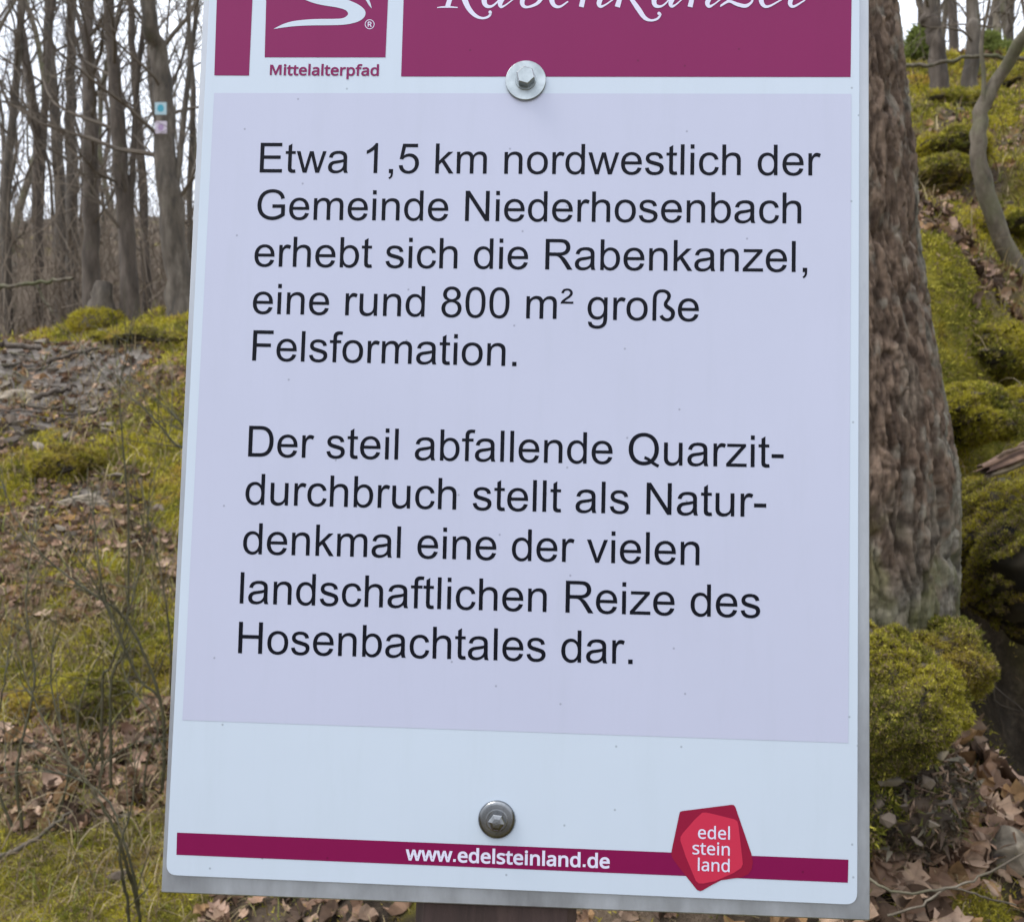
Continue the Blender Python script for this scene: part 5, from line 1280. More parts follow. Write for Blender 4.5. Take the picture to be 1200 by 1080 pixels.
SANS = {"bold":{"M":[445,[94,-6,42,-6,42,357,117,357,225,69,219,69,329,357,404,357,404,-6,348,-6,348,216,348,227,348,239,349,250,349,261,349,272,350,282,351,292,351,300,351,301,360,301,243,-6,198,-6,83,301,92,301,92,301,92,292,93,283,93,272,94,261,94,249,94,237,94,225,94,213],[1,23,2,23,3,2,23,24,3,24,4,3,5,19,6,19,7,6,19,20,7,20,8,7,1,28,23,28,22,23,25,4,24,5,18,19,21,15,20,15,8,20,26,4,25,5,17,18,27,4,26,5,16,17,28,4,27,5,15,16,1,29,28,22,5,28,5,4,28,5,21,15,21,14,15,1,30,29,21,13,14,21,12,13,1,31,30,21,11,12,1,32,31,21,10,11,1,33,32,21,9,10,1,0,33,22,21,5]],"i":[127,[91,304,82,298,73,295,64,293,54,295,45,298,36,304,30,313,26,323,25,334,26,346,30,357,36,365,45,371,54,374,64,376,73,374,82,371,91,365,97,357,101,346,102,334,101,323,97,313,98,-13,28,-13,28,277,98,277],[25,27,26,25,24,27,14,16,15,13,16,14,13,17,16,12,17,13,12,18,17,12,19,18,11,19,12,11,20,19,10,20,11,10,21,20,9,21,10,8,21,9,8,22,21,7,22,8,7,23,22,6,23,7,6,0,23,5,0,6,5,1,0,5,2,1,4,2,5,4,3,2]],"t":[177,[149,-16,140,-17,131,-18,122,-18,107,-18,93,-15,79,-10,66,-3,54,7,44,20,37,36,33,55,32,76,32,216,-6,216,-6,259,35,277,53,337,102,337,102,277,178,277,178,216,102,216,102,78,103,66,106,57,110,51,115,47,122,45,130,44,135,44,141,45,148,46,154,47,159,48,180,54,180,-6,166,-12,158,-14],[16,18,17,16,19,18,15,19,16,15,20,19,15,21,20,14,21,15,13,21,14,12,22,13,22,21,13,12,23,22,12,24,23,11,24,12,11,25,24,11,26,25,10,26,11,34,36,35,10,27,26,33,36,34,10,28,27,32,36,33,31,36,32,10,29,28,30,36,31,29,36,30,10,36,29,9,36,10,8,36,9,7,36,8,6,36,7,6,37,36,5,37,6,5,38,37,5,0,38,4,0,5,4,1,0,4,2,1,3,2,4]],"e":[277,[203,-14,188,-16,172,-18,153,-18,128,-17,104,-11,81,-2,61,12,44,29,31,49,21,73,15,100,13,130,15,159,20,185,29,210,41,231,57,249,75,263,96,273,119,280,143,282,167,280,189,274,209,265,226,252,240,237,251,218,259,197,264,174,265,150,265,110,87,110,88,99,94,79,105,65,118,54,135,48,156,45,171,46,185,47,197,50,209,53,222,57,254,70,254,3,231,-6,217,-10,104,204,96,192,90,176,89,171,192,171,192,176,187,191,181,204,172,212,159,217,143,219,127,217,114,212],[20,22,21,20,23,22,19,23,20,19,24,23,18,24,19,18,25,24,17,25,18,17,26,25,16,26,17,16,27,26,15,58,16,58,27,16,15,59,58,57,27,58,57,28,27,15,60,59,56,28,57,15,48,60,55,28,56,14,48,15,14,49,48,54,28,55,54,29,28,14,50,49,53,29,54,13,50,14,52,29,53,13,51,50,52,30,29,13,52,51,13,30,52,12,30,13,12,31,30,11,32,12,32,31,12,11,33,32,10,33,11,10,34,33,10,35,34,9,35,10,43,45,44,9,36,35,42,45,43,9,37,36,41,45,42,40,45,41,8,37,9,8,38,37,39,45,40,38,45,39,8,45,38,7,45,8,6,45,7,6,46,45,5,46,6,5,47,46,5,0,47,4,0,5,4,1,0,4,2,1,3,2,4]],"l":[127,[98,-13,28,-13,28,387,98,387],[1,3,2,1,0,3]],"a":[276,[147,-13,134,-16,121,-18,105,-18,80,-16,58,-9,37,4,21,22,12,45,9,73,13,102,25,126,46,145,73,159,107,167,148,171,180,172,180,174,179,191,175,203,170,210,163,215,152,218,139,219,127,219,115,217,104,214,92,210,81,205,58,195,34,252,58,263,73,269,89,274,106,278,123,280,142,281,173,279,200,271,222,257,238,236,246,210,249,180,249,-13,194,-13,185,24,200,24,196,19,188,11,179,3,169,-4,158,-9,89,51,96,47,105,44,115,44,134,45,149,50,162,59,171,70,177,85,180,106,180,115,155,114,127,111,107,107,94,100,87,93,82,84,81,73,82,63,85,56],[35,37,36,34,37,35,34,38,37,33,38,34,32,38,33,32,39,38,31,39,32,30,39,31,30,40,39,29,28,30,28,27,30,27,26,30,26,25,30,25,40,30,25,24,40,24,23,40,23,41,40,22,41,23,21,41,22,20,41,21,20,42,41,19,42,20,18,42,19,17,42,18,17,43,42,16,43,17,15,62,16,62,43,16,14,62,15,13,62,14,12,62,13,11,62,12,10,63,11,63,62,11,61,43,62,10,64,63,10,65,64,10,66,65,60,43,61,9,66,10,9,67,66,9,68,67,59,43,60,9,69,68,8,69,9,8,70,69,58,43,59,8,71,70,57,46,58,46,43,58,8,52,71,8,53,52,56,46,57,8,54,53,7,54,8,55,46,56,7,55,54,7,45,55,45,46,55,7,48,45,48,44,45,47,43,46,6,48,7,48,43,47,6,49,48,44,43,48,5,49,6,5,50,49,5,51,50,4,51,5,4,0,51,4,1,0,3,1,4,3,2,1]],"r":[203,[98,-13,28,-13,28,277,89,277,94,229,77,229,83,237,95,251,109,263,125,274,144,280,164,282,170,282,176,281,182,281,188,280,193,279,211,276,202,209,183,213,179,214,174,215,170,215,166,215,162,215,151,214,141,211,131,206,122,199,114,191,108,181,103,169,100,155,98,140],[10,12,11,10,13,12,10,14,13,10,15,14,10,16,15,9,16,10,9,17,16,1,5,2,5,3,2,5,6,3,6,4,3,9,18,17,8,18,9,7,18,8,6,18,7,4,20,6,20,19,6,19,18,6,1,4,5,1,31,4,31,30,4,30,29,4,29,28,4,28,27,4,27,26,4,26,25,4,25,24,4,24,23,4,23,22,4,22,21,4,21,20,4,1,32,31,1,33,32,1,0,33]],"p":[302,[98,-131,28,-131,28,277,89,277,94,241,78,241,80,243,87,251,95,258,104,265,115,271,126,276,139,279,152,281,168,282,201,278,231,265,256,243,274,213,285,176,289,132,287,102,282,75,274,51,263,30,248,13,231,-1,211,-11,190,-17,167,-18,145,-17,126,-13,110,-5,96,4,84,14,79,20,97,20,96,29,97,21,97,13,98,5,98,-3,98,-10,112,65,123,54,138,47,160,45,172,46,182,49,191,55,198,62,205,72,210,85,214,99,216,115,217,132,215,159,210,180,202,197,191,209,177,216,159,218,138,216,123,210,113,201,106,187,101,166,98,140,98,133,100,104,105,81],[13,15,14,12,15,13,11,15,12,11,16,15,1,5,2,5,3,2,5,6,3,6,7,3,7,4,3,10,16,11,9,16,10,8,16,9,8,17,16,7,17,8,4,17,7,4,18,17,1,4,5,1,66,4,66,65,4,65,64,4,64,63,4,63,62,4,62,61,4,61,18,4,60,18,61,59,18,60,59,19,18,58,19,59,57,19,58,56,19,57,56,20,19,1,67,66,55,20,56,1,68,67,1,69,68,54,20,55,54,21,20,53,21,54,1,35,69,35,70,69,53,22,21,52,22,53,51,22,52,35,43,70,51,23,22,50,23,51,35,44,43,49,23,50,48,23,49,35,37,44,37,45,44,48,24,23,47,24,48,37,46,45,46,24,47,37,24,46,37,25,24,35,38,37,36,25,37,35,39,38,1,34,35,39,36,35,39,25,36,1,33,34,40,25,39,40,26,25,41,26,40,1,41,33,41,32,33,41,27,26,1,42,41,32,27,41,31,27,32,1,0,42,31,28,27,30,28,31,30,29,28]],"f":[169,[110,-13,40,-13,40,216,-6,216,-6,260,40,275,40,281,43,313,51,341,66,363,87,378,111,387,139,389,150,389,161,388,170,386,179,384,187,382,207,375,187,316,170,322,164,323,158,325,152,326,146,327,140,327,130,326,123,323,118,318,114,310,111,297,110,280,110,277,177,277,177,216,110,216],[11,13,12,11,14,13,11,15,14,10,15,11,10,16,15,10,17,16,10,18,17,9,18,10,9,19,18,8,23,9,23,22,9,22,21,9,21,20,9,20,19,9,7,26,8,26,25,8,25,24,8,24,23,8,7,27,26,7,28,27,7,29,28,6,29,7,6,30,29,6,31,30,5,31,6,5,32,31,5,33,32,5,34,33,4,34,5,3,34,4,2,34,3,1,35,2,35,34,2,1,0,35]],"d":[302,[192,-5,176,-13,156,-17,135,-18,101,-14,71,-1,46,20,28,50,17,87,13,131,17,175,28,212,46,242,71,264,101,277,135,282,157,280,176,276,192,269,206,260,218,249,223,243,205,243,206,233,206,239,205,247,204,255,204,262,204,268,204,387,274,387,274,-13,214,-13,208,22,223,22,218,15,206,5,100,65,111,54,124,47,142,45,164,47,179,53,190,62,197,76,202,97,204,123,204,130,202,159,197,182,190,198,180,209,164,216,142,219,124,216,111,209,101,197,92,180,87,157,85,130,87,103,92,81],[28,30,29,28,21,30,21,31,30,14,16,15,14,17,16,13,17,14,13,18,17,13,19,18,27,20,28,20,21,28,12,19,13,26,20,27,12,26,19,26,20,19,12,25,26,12,24,25,23,21,22,23,31,21,11,24,12,11,23,24,11,53,23,53,52,23,52,51,23,51,50,23,50,49,23,49,31,23,11,54,53,11,55,54,10,55,11,10,56,55,10,57,56,48,31,49,10,58,57,9,58,10,47,31,48,9,59,58,8,59,9,46,31,47,8,60,59,45,31,46,8,61,60,44,31,45,7,61,8,7,37,61,43,31,44,7,38,37,42,34,43,34,31,43,7,39,38,41,34,42,6,39,7,6,40,39,40,34,41,6,33,40,33,34,40,6,36,33,36,32,33,35,31,34,5,36,6,36,31,35,5,0,36,32,31,36,4,0,5,4,1,0,4,2,1,3,2,4]],"w":[386,[137,-13,67,-13,-12,277,61,277,99,127,102,117,105,107,107,98,109,88,111,79,113,70,115,61,116,53,116,58,95,58,94,52,95,57,96,62,97,68,99,75,100,81,102,88,103,95,105,101,107,108,109,114,110,119,160,277,227,277,275,119,278,112,280,104,282,95,285,86,287,78,289,70,291,62,292,54,292,59,270,59,269,53,271,61,272,69,274,78,277,87,279,97,281,107,284,117,287,127,326,277,398,277,318,-13,247,-13,199,145,196,154,194,163,191,172,189,181,187,189,185,197,183,204,181,210,183,205,203,205,204,211,203,204,201,197,199,189,197,181,195,172,192,163,190,154,187,144],[1,3,2,1,4,3,26,28,27,26,61,28,61,64,28,64,29,28,48,50,49,48,51,50,61,65,64,63,29,64,26,62,61,60,65,61,26,60,62,60,63,62,60,66,63,66,29,63,60,66,65,26,59,60,67,29,66,26,58,59,68,29,67,26,57,58,69,29,68,26,56,57,26,70,56,70,55,56,70,55,69,55,29,69,54,29,55,26,71,70,53,29,54,26,72,71,52,29,53,26,0,72,1,5,4,47,51,48,25,0,26,52,30,29,1,6,5,46,51,47,24,0,25,52,31,30,23,7,24,7,0,24,1,23,6,23,7,6,45,32,46,32,51,46,52,45,31,45,32,31,1,22,23,8,0,7,52,44,45,33,51,32,1,21,22,9,0,8,1,20,21,52,43,44,34,51,33,1,19,20,10,0,9,35,51,34,52,42,43,1,18,19,11,0,10,36,51,35,52,41,42,1,17,18,1,16,17,37,38,36,38,51,36,12,13,11,13,0,11,52,39,41,39,40,41,52,38,39,52,51,38,15,13,14,15,0,13,1,15,16,1,0,15]],"s":[235,[169,-9,150,-14,130,-17,108,-18,90,-18,73,-16,58,-14,44,-10,31,-6,12,3,12,72,42,58,54,54,67,50,81,46,95,44,109,43,127,45,140,47,149,52,154,57,157,62,158,69,158,72,157,76,155,79,152,82,147,86,140,90,130,95,117,101,102,107,85,114,70,121,56,128,44,136,33,145,24,155,17,168,13,183,11,199,15,223,26,245,45,261,68,273,94,280,124,282,140,281,156,279,172,277,186,273,200,268,226,258,200,199,177,208,166,212,155,215,144,217,132,219,121,219,106,218,95,216,87,213,83,209,81,205,80,200,80,197,81,194,83,191,86,188,92,184,100,180,111,175,124,170,139,163,155,157,170,150,184,143,196,135,206,126,215,115,222,103,225,88,227,73,225,54,220,37,211,22,200,9,185,-1],[45,47,46,45,48,47,44,48,45,44,49,48,44,50,49,44,51,50,43,51,44,43,52,51,42,52,43,42,56,52,56,55,52,55,54,52,54,53,52,41,59,42,59,58,42,58,57,42,57,56,42,40,60,41,60,59,41,40,61,60,40,62,61,40,63,62,40,64,63,40,65,64,40,66,65,39,66,40,39,67,66,39,68,67,39,69,68,39,70,69,39,71,70,38,71,39,38,72,71,38,73,72,38,74,73,37,74,38,37,75,74,37,76,75,36,76,37,36,77,76,35,77,36,35,78,77,34,78,35,34,79,78,33,79,34,33,80,79,32,80,33,32,81,80,31,81,32,30,81,31,30,82,81,29,82,30,28,82,29,27,82,28,27,83,82,26,83,27,25,83,26,24,83,25,23,83,24,23,84,83,22,84,23,9,11,10,21,84,22,20,84,21,9,12,11,19,84,20,19,85,84,9,13,12,18,85,19,9,14,13,17,85,18,9,15,14,16,85,17,9,16,15,9,85,16,9,86,85,9,87,86,9,88,87,8,88,9,8,0,88,7,0,8,7,1,0,6,1,7,5,1,6,5,2,1,4,2,5,4,3,2]],"n":[304,[98,-13,28,-13,28,277,88,277,94,241,79,241,81,245,90,254,100,261,110,268,121,273,132,277,144,280,156,281,169,282,200,279,227,270,249,255,265,233,274,205,277,172,277,-13,208,-13,208,168,206,185,202,198,197,207,189,213,178,217,162,218,139,216,123,209,113,199,105,184,100,163,98,136],[13,15,14,12,15,13,11,15,12,11,16,15,1,5,2,5,3,2,5,6,3,6,7,3,7,4,3,10,16,11,9,16,10,9,17,16,8,17,9,7,17,8,7,18,17,4,18,7,1,4,5,1,33,4,33,32,4,32,31,4,31,30,4,30,18,4,30,29,18,29,28,18,28,19,18,27,19,28,26,19,27,25,19,26,25,20,19,24,20,25,23,20,24,1,34,33,23,21,20,22,21,23,1,35,34,1,0,35]]},"mid":{"e":[277,[201,-5,187,-7,171,-8,154,-9,129,-7,107,-2,86,7,67,19,52,35,39,54,30,76,25,101,23,130,25,158,30,183,38,206,49,225,63,242,80,255,99,265,120,270,143,272,166,270,186,265,204,257,219,245,232,231,243,214,250,194,254,173,256,149,256,119,76,119,79,97,86,75,98,58,113,46,132,38,156,36,171,36,186,38,199,40,212,44,225,48,244,56,244,10,228,3,215,-1,97,210,87,196,80,178,77,162,202,162,201,178,196,195,188,209,177,220,162,227,143,229,125,227,110,220],[20,22,21,20,23,22,19,23,20,19,24,23,18,24,19,18,25,24,17,25,18,17,26,25,16,58,17,58,26,17,58,57,26,57,27,26,16,59,58,16,60,59,56,27,57,15,60,16,15,48,60,55,27,56,55,28,27,15,49,48,54,28,55,14,49,15,14,50,49,53,28,54,53,29,28,13,50,14,13,51,50,52,29,53,52,30,29,13,52,51,13,30,52,12,30,13,12,31,30,11,32,12,32,31,12,11,33,32,10,33,11,10,34,33,9,34,10,9,35,34,9,36,35,43,45,44,8,36,9,42,45,43,8,37,36,41,45,42,40,45,41,8,38,37,39,45,40,38,45,39,8,45,38,7,45,8,6,45,7,6,46,45,5,46,6,5,47,46,5,0,47,4,0,5,4,1,0,4,2,1,3,2,4]],"d":[302,[188,3,173,-3,155,-8,135,-9,103,-5,76,7,53,27,36,54,26,89,23,131,26,173,37,208,54,236,77,256,104,268,135,272,155,271,173,267,187,260,200,252,211,242,219,233,216,233,216,234,215,240,214,248,214,256,213,263,213,268,213,377,264,377,264,-4,222,-4,216,31,219,31,211,22,200,12,92,59,105,46,122,38,142,35,166,37,184,45,197,56,206,73,212,95,214,123,214,131,212,160,207,185,198,204,185,217,166,225,142,228,121,225,105,217,93,202,83,183,78,159,76,130,78,102,83,78],[28,30,29,28,31,30,14,16,15,14,17,16,13,17,14,27,21,28,21,31,28,13,18,17,26,21,27,13,19,18,12,19,13,25,21,26,12,20,19,24,21,25,12,23,20,23,21,20,23,21,24,11,54,12,54,53,12,53,23,12,53,22,23,53,21,22,53,52,21,52,51,21,51,50,21,50,49,21,49,31,21,11,55,54,11,56,55,10,56,11,10,57,56,48,31,49,10,58,57,9,58,10,47,31,48,9,59,58,8,59,9,46,31,47,8,60,59,45,31,46,8,61,60,44,31,45,7,61,8,7,37,61,43,31,44,7,38,37,42,34,43,34,31,43,6,38,7,6,39,38,41,34,42,6,40,39,40,34,41,6,33,40,33,34,40,6,35,33,35,32,33,35,31,34,5,35,6,5,36,35,32,31,35,5,0,36,4,0,5,4,1,0,4,2,1,3,2,4]],"l":[127,[89,-4,38,-4,38,377,89,377],[1,3,2,1,0,3]],"s":[235,[165,0,148,-5,129,-8,108,-9,90,-8,74,-7,60,-4,47,-1,35,3,22,9,22,57,38,50,51,45,65,40,79,37,94,35,109,34,128,35,143,38,154,44,162,51,166,59,167,69,167,74,165,79,163,84,159,89,153,94,145,99,134,104,121,110,105,116,89,123,74,129,61,136,49,143,40,151,32,161,26,172,22,184,21,199,24,220,34,239,50,253,71,264,96,270,124,272,140,272,155,270,170,267,183,264,197,259,213,253,195,211,180,217,169,221,157,224,145,227,133,228,121,229,105,228,92,225,82,221,76,215,72,209,70,201,71,195,73,190,76,185,80,181,87,176,96,171,107,166,120,161,136,155,152,148,166,142,179,135,190,128,200,119,207,110,213,99,216,87,217,73,216,56,211,41,204,28,193,16,181,7],[45,47,46,45,48,47,44,48,45,44,49,48,44,50,49,43,50,44,43,51,50,43,52,51,42,52,43,42,58,52,58,57,52,57,56,52,56,55,52,55,54,52,54,53,52,41,60,42,60,59,42,59,58,42,41,61,60,41,62,61,41,63,62,40,63,41,40,64,63,40,65,64,40,66,65,39,66,40,39,67,66,39,68,67,39,69,68,38,69,39,38,70,69,38,71,70,37,71,38,37,72,71,37,73,72,36,73,37,36,74,73,36,75,74,35,75,36,35,76,75,34,76,35,34,77,76,33,77,34,33,78,77,32,78,33,32,79,78,31,79,32,31,80,79,30,80,31,30,81,80,29,81,30,28,81,29,28,82,81,27,82,28,26,82,27,25,82,26,25,83,82,24,83,25,23,83,24,22,83,23,22,84,83,21,84,22,20,84,21,9,11,10,20,85,84,19,85,20,9,12,11,9,13,12,18,85,19,18,86,85,9,14,13,17,86,18,9,15,14,16,86,17,9,16,15,9,86,16,9,87,86,9,88,87,8,88,9,8,0,88,7,0,8,7,1,0,6,1,7,5,1,6,5,2,1,4,2,5,4,3,2]],"t":[177,[148,-7,139,-8,131,-9,122,-9,108,-8,95,-6,83,-1,71,5,61,14,53,25,46,39,42,56,41,76,41,226,4,226,4,253,42,271,60,328,92,328,92,267,169,267,169,226,92,226,92,78,94,64,97,53,103,45,110,39,119,36,130,34,136,35,143,35,149,36,155,37,161,38,171,41,171,0,163,-3,156,-5],[16,18,17,16,19,18,15,19,16,15,20,19,15,21,20,14,21,15,13,21,14,12,22,13,22,21,13,12,23,22,12,24,23,11,24,12,11,25,24,10,25,11,10,26,25,10,27,26,34,36,35,9,27,10,9,28,27,33,36,34,32,36,33,31,36,32,9,29,28,30,36,31,29,36,30,9,36,29,8,36,9,7,36,8,6,36,7,6,37,36,5,37,6,5,38,37,5,0,38,4,0,5,4,1,0,4,2,1,3,2,4]],"i":[127,[84,311,78,306,71,304,64,303,56,304,49,306,43,311,38,317,35,325,34,334,35,344,38,352,43,358,49,363,56,365,64,366,71,365,78,363,84,358,89,352,92,344,93,334,92,325,89,317,89,-4,38,-4,38,267,89,267],[25,27,26,25,24,27,14,16,15,13,16,14,13,17,16,12,17,13,12,18,17,12,19,18,11,19,12,11,20,19,10,20,11,10,21,20,9,21,10,8,21,9,8,22,21,7,22,8,7,23,22,6,23,7,6,0,23,5,0,6,5,1,0,5,2,1,4,2,5,4,3,2]],"n":[304,[89,-4,38,-4,38,267,80,267,86,231,83,231,89,239,96,247,105,254,114,259,124,264,135,268,146,270,157,272,169,272,198,270,223,262,243,248,257,229,265,203,268,172,268,-4,217,-4,217,168,215,187,211,202,204,213,194,221,180,226,162,228,137,225,118,217,105,205,96,187,91,164,89,136],[13,15,14,12,15,13,11,15,12,11,16,15,10,16,11,1,3,2,1,5,3,5,4,3,9,16,10,9,17,16,8,17,9,7,17,8,7,18,17,6,18,7,5,18,6,1,33,5,33,32,5,32,31,5,31,30,5,30,29,5,29,18,5,29,28,18,28,19,18,27,19,28,26,19,27,25,19,26,25,20,19,24,20,25,23,20,24,1,34,33,23,21,20,22,21,23,1,35,34,1,0,35]],"a":[276,[144,-4,133,-7,120,-8,105,-9,82,-7,62,0,44,11,30,27,21,48,19,73,22,99,33,120,51,137,76,150,109,158,149,161,190,163,190,174,188,193,184,207,176,217,167,223,154,227,139,229,126,228,113,226,101,223,89,219,77,214,63,207,46,247,62,255,76,260,91,265,108,269,124,271,142,272,171,269,196,262,215,250,229,232,237,208,240,179,240,-4,201,-4,193,33,196,33,189,26,181,17,173,10,164,4,155,-1,83,43,92,38,103,35,115,34,136,36,153,42,168,51,180,65,187,83,189,105,189,125,154,123,125,121,104,116,89,108,79,99,73,87,71,73,73,60,77,51],[35,37,36,34,37,35,34,38,37,33,38,34,32,38,33,32,39,38,31,39,32,30,39,31,30,40,39,29,28,30,28,27,30,27,26,30,26,25,30,25,24,30,24,23,30,23,40,30,23,22,40,22,41,40,21,41,22,20,41,21,19,41,20,19,42,41,18,42,19,17,42,18,17,43,42,16,43,17,15,62,16,62,43,16,14,62,15,13,62,14,12,62,13,11,62,12,11,63,62,61,43,62,11,64,63,11,65,64,10,65,11,10,66,65,10,67,66,60,43,61,10,68,67,9,68,10,9,69,68,59,43,60,8,69,9,8,70,69,58,46,59,46,43,59,8,71,70,57,46,58,8,52,71,7,52,8,7,53,52,56,46,57,7,54,53,55,46,56,7,55,54,7,45,55,45,46,55,7,47,45,47,44,45,47,43,46,6,47,7,6,48,47,44,43,47,6,49,48,5,49,6,5,50,49,5,51,50,4,51,5,4,0,51,4,1,0,3,1,4,3,2,1]]}}
_M = [(42, 0), (42, 350), (132, 350), (222, 118), (313, 350), (403, 350), (403, 0), (339, 0), (339, 248), (244, 0), (201, 0), (106, 248), (106, 0)]
SANS['bold']['M'] = [445, [v for q in _M for v in q], [i for t_ in tessellate_polygon([[Vector((x_, y_, 0)) for x_, y_ in _M]]) for i in t_]]
def sans_line(name, txt, weight, p0, p1, height_px, mat, y, dot=130):
    """humanist sans line between two places of the print; height_px is the height of its l"""
    G = SANS[weight]; A0, A1 = pl(*p0), pl(*p1)
    adv = lambda c: dot if c == '.' else G[c][0]
    x0 = min(G[txt[0]][1][0::2]); end = sum(adv(c) for c in txt[:-1]) + max(G[txt[-1]][1][0::2])
    ex = (A1 - A0) / (end - x0); ey = np.array([ex[1], -ex[0]]); ey /= np.linalg.norm(ey)
    hl = max(G['l'][1][1::2]); ey = ey * np.linalg.norm(pl(p0[0], p0[1] - height_px) - A0) / hl
    V = []; F = []; n = 0; X = -x0
    for c in txt:
        if c == '.':
            q4 = [(dot * .5 - 34, 0), (dot * .5 + 34, 0), (dot * .5 + 34, 72), (dot * .5 - 34, 72)]
            V += [L3(A0 + ex * (X + q[0]) + ey * q[1], y) for q in q4]; F.append(np.array([(0, 1, 2), (0, 2, 3)]) + n); n += 4; X += dot; continue
        v = np.array(G[c][1], float).reshape(-1, 2)
        V += [L3(A0 + ex * (X + q[0]) + ey * q[1], y) for q in v]
        F.append(np.array(G[c][2]).reshape(-1, 3) + n); n += len(v); X += adv(c)
    return obj(name, mesh_data(name, V, np.vstack(F), mat), sheet)
sans_line('web_address', 'www.edelsteinland.de', 'bold', (475.3, 1006.7), (714.4, 1016.4), 17.2, M_wtxt, lay[1])
sans_line('caption', 'Mittelalterpfad', 'bold', (316.2, 88.2), (443.9, 88.9), 13.2, M_head, lay[1])
sans_line('badge_lettering', 'edel', 'mid', (817.8, 981.6), (855.2, 982.8), 15.4, M_wtxt, lay[3])
sans_line('badge_lettering', 'stein', 'mid', (811.3, 999.8), (855.0, 1001.6), 15.4, M_wtxt, lay[3])
sans_line('badge_lettering', 'land', 'mid', (817.6, 1019.2), (854.8, 1020.8), 15.4, M_wtxt, lay[3])

def lathe(name, c, prof, mat, parent, n=48):
    """prof: (radius, height towards the reader) around the plane spot c"""
    V = []; F = []
    for r, h in prof:
        for k in range(n):
            a = k * 2 * math.pi / n; V.append(L3(c + np.array([math.cos(a), math.sin(a)]) * r, -h))
    for i in range(len(prof) - 1):
        for k in range(n):
            j = (k + 1) % n; a, b_, cc_, d = i * n + k, i * n + j, (i + 1) * n + j, (i + 1) * n + k
            F += [(a, d, cc_), (a, cc_, b_)]
    for k in range(1, n - 1): F.append(((len(prof) - 1) * n, (len(prof) - 1) * n + k, (len(prof) - 1) * n + k + 1))
    me = mesh_data(name, V, np.array(F), mat, None, True)
    o = obj(name, me, parent)
    try: me.set_sharp_from_angle(angle=R(35))
    except Exception: pass
    return o
def hexhead(name, c, r, h0, h1, mat, parent, rot=0.0, dome=0.0):
    V = []; F = []
    lv = [(r, h0), (r, h1 - r * .10), (r * .90, h1)] + ([(r * .55, h1 + dome), (r * .2, h1 + dome * 1.15)] if dome else [(r * .5, h1 + r * .01)])
    n = 6
    for rr, h in lv:
        for k in range(n):
            a = rot + k * math.pi / 3; V.append(L3(c + np.array([math.cos(a), math.sin(a)]) * rr, -h))
    for i in range(len(lv) - 1):
        for k in range(n):
            j = (k + 1) % n; a, b_, cc_, d = i * n + k, i * n + j, (i + 1) * n + j, (i + 1) * n + k
            F += [(a, d, cc_), (a, cc_, b_)]
    o_ = (len(lv) - 1) * n
    for k in range(1, n - 1): F.append((o_, o_ + k, o_ + k + 1))
    return obj(name, mesh_data(name, V, np.array(F), mat), parent)
mm = 0.001
PX = float(np.linalg.norm(pl(601, 500) - pl(600, 500)))
c = pl(616.2, 95.6); r = 24.2 * PX
bolt = lathe('bolt_washer', c, [(r * .98, -.0001), (r, .0004), (r, .0013), (r * .97, .0016), (r * .52, .0016), (r * .50, .0019)], M_zinc, sign)
bolt['label'] = 'bright zinc washer under the upper bolt'
hexhead('bolt_head', c + np.array([.2, -1.2]) * PX, 11.3 * PX, .0015, .0066, M_zinc, bolt, rot=0.28)
c = pl(582.3, 959.4); r = 21.4 * PX
bolt = lathe('bolt_washer', c, [(r * .99, -.0001), (r, .0006), (r * .96, .0014), (r * .90, .0019), (r * .80, .0022), (r * .62, .0019), (r * .54, .0021)], M_steel, sign)
bolt['label'] = 'dark dished steel washer under the lower bolt'
hexhead('bolt_head', c + np.array([.6, 0]) * PX, 9.8 * PX, .0018, .0062, M_steel, bolt, rot=0.1, dome=.0006)

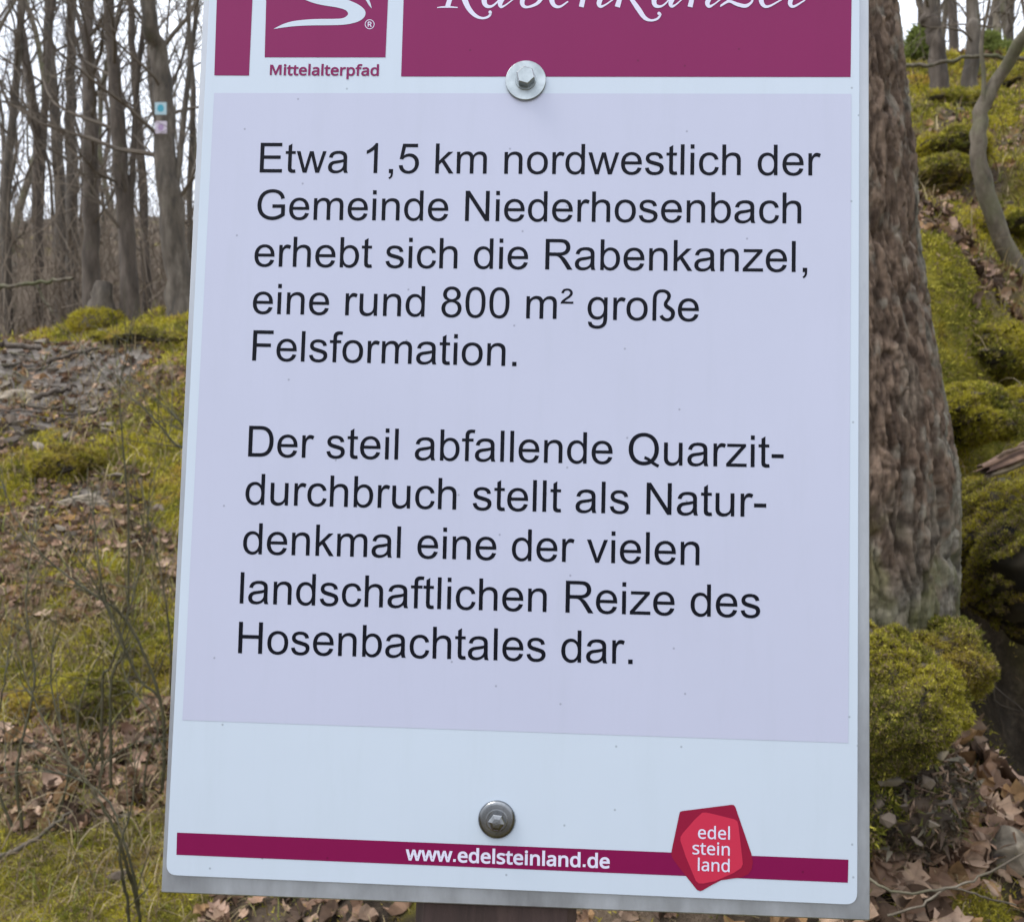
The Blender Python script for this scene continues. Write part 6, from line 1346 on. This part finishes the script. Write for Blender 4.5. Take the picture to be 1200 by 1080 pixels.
# the post: square timber with eased edges and drying cracks, its top hidden behind the plate
lp, rp = pl(482, 1068)[0], pl(678, 1076)[0]
top_v = pl(600, -30)[1]; bot_v = FOOT[1] + 0.35
hw = (rp - lp) / 2 * 0.985; xc = (lp + rp) / 2
sec = []
for sx, sy in ((-1, -1), (1, -1), (1, 1), (-1, 1)):
    for q in ((1, .88), (.88, 1)) if sx * sy < 0 else ((.88, 1), (1, .88)):
        sec.append((sx * q[0] * hw, sy * q[1] * hw))
sec = sorted(sec, key=lambda s: math.atan2(s[1], s[0]))
V = []; nr = 40
for i in range(nr):
    vv = top_v + (bot_v - top_v) * i / (nr - 1)
    for a, b_ in sec:
        V.append(L3((xc + a + .0006 * math.sin(i * 1.3 + a * 90), vv), 0.0052 + hw + b_))
F = []
for i in range(nr - 1):
    for k in range(8):
        j = (k + 1) % 8; F += [(i * 8 + k, i * 8 + j, (i + 1) * 8 + j), (i * 8 + k, (i + 1) * 8 + j, (i + 1) * 8 + k)]
for k in range(1, 7): F += [(0, k + 1, k), ((nr - 1) * 8, (nr - 1) * 8 + k, (nr - 1) * 8 + k + 1)]
obj('post', mesh_data('post', V, np.array(F), M_post), sign)

# ------------------------------------------------------------------ trail markers on the marked tree
def marker(label, px, py, col_in, col_bg, motif):
    d = 8.6 - 0.165; c = W(px, py, d); s = 0.052
    root = empty('trail_marker', tuple(c), label, 'trail marker')
    def plate(name, w, h, y0, y1, mat, parent, cx=0, cz=0):
        V = [(cx + a * w, y, cz + b_ * h) for y in (y0, y1) for a, b_ in ((-1, -1), (1, -1), (1, 1), (-1, 1))]
        F = [(0, 1, 2), (0, 2, 3), (4, 6, 5), (4, 7, 6), (0, 4, 5), (0, 5, 1), (1, 5, 6), (1, 6, 2), (2, 6, 7), (2, 7, 3), (3, 7, 4), (3, 4, 0)]
        return obj(name, mesh_data(name, V, np.array(F), mat), parent)
    mb, _, b1 = M('marker_ground', .5); b1.inputs['Base Color'].default_value = (*col_bg, 1)
    mi, _, b2 = M('marker_motif', .5); b2.inputs['Base Color'].default_value = (*col_in, 1)
    p = plate('panel', s, s * 1.06, 0, .006, mb, root)
    P3 = np.array(motif); n = len(P3)
    V = [(x * s, -.001, z * s) for x, z in P3]
    tr = tessellate_polygon([[Vector((x, z, 0)) for x, z in P3]])
    obj('emblem', mesh_data('emblem', V, np.array(tr), mi), root)
    return root
marker('upper trail marker, pale square with a turquoise emblem on the stout tree', 188.2, 127.2, (.03, .27, .36), (.33, .45, .49), [(-.5,.35),(-.2,.7),(.3,.65),(.58,.2),(.5,-.4),(.1,-.62),(-.4,-.5),(-.6,-.1)])
marker('lower trail marker, pale square with a violet emblem on the stout tree', 188.6, 149.2, (.30, .20, .34), (.46, .40, .47), [(-.4,.5),(.35,.6),(.55,.1),(.3,-.6),(-.2,-.65),(-.55,-.2)])
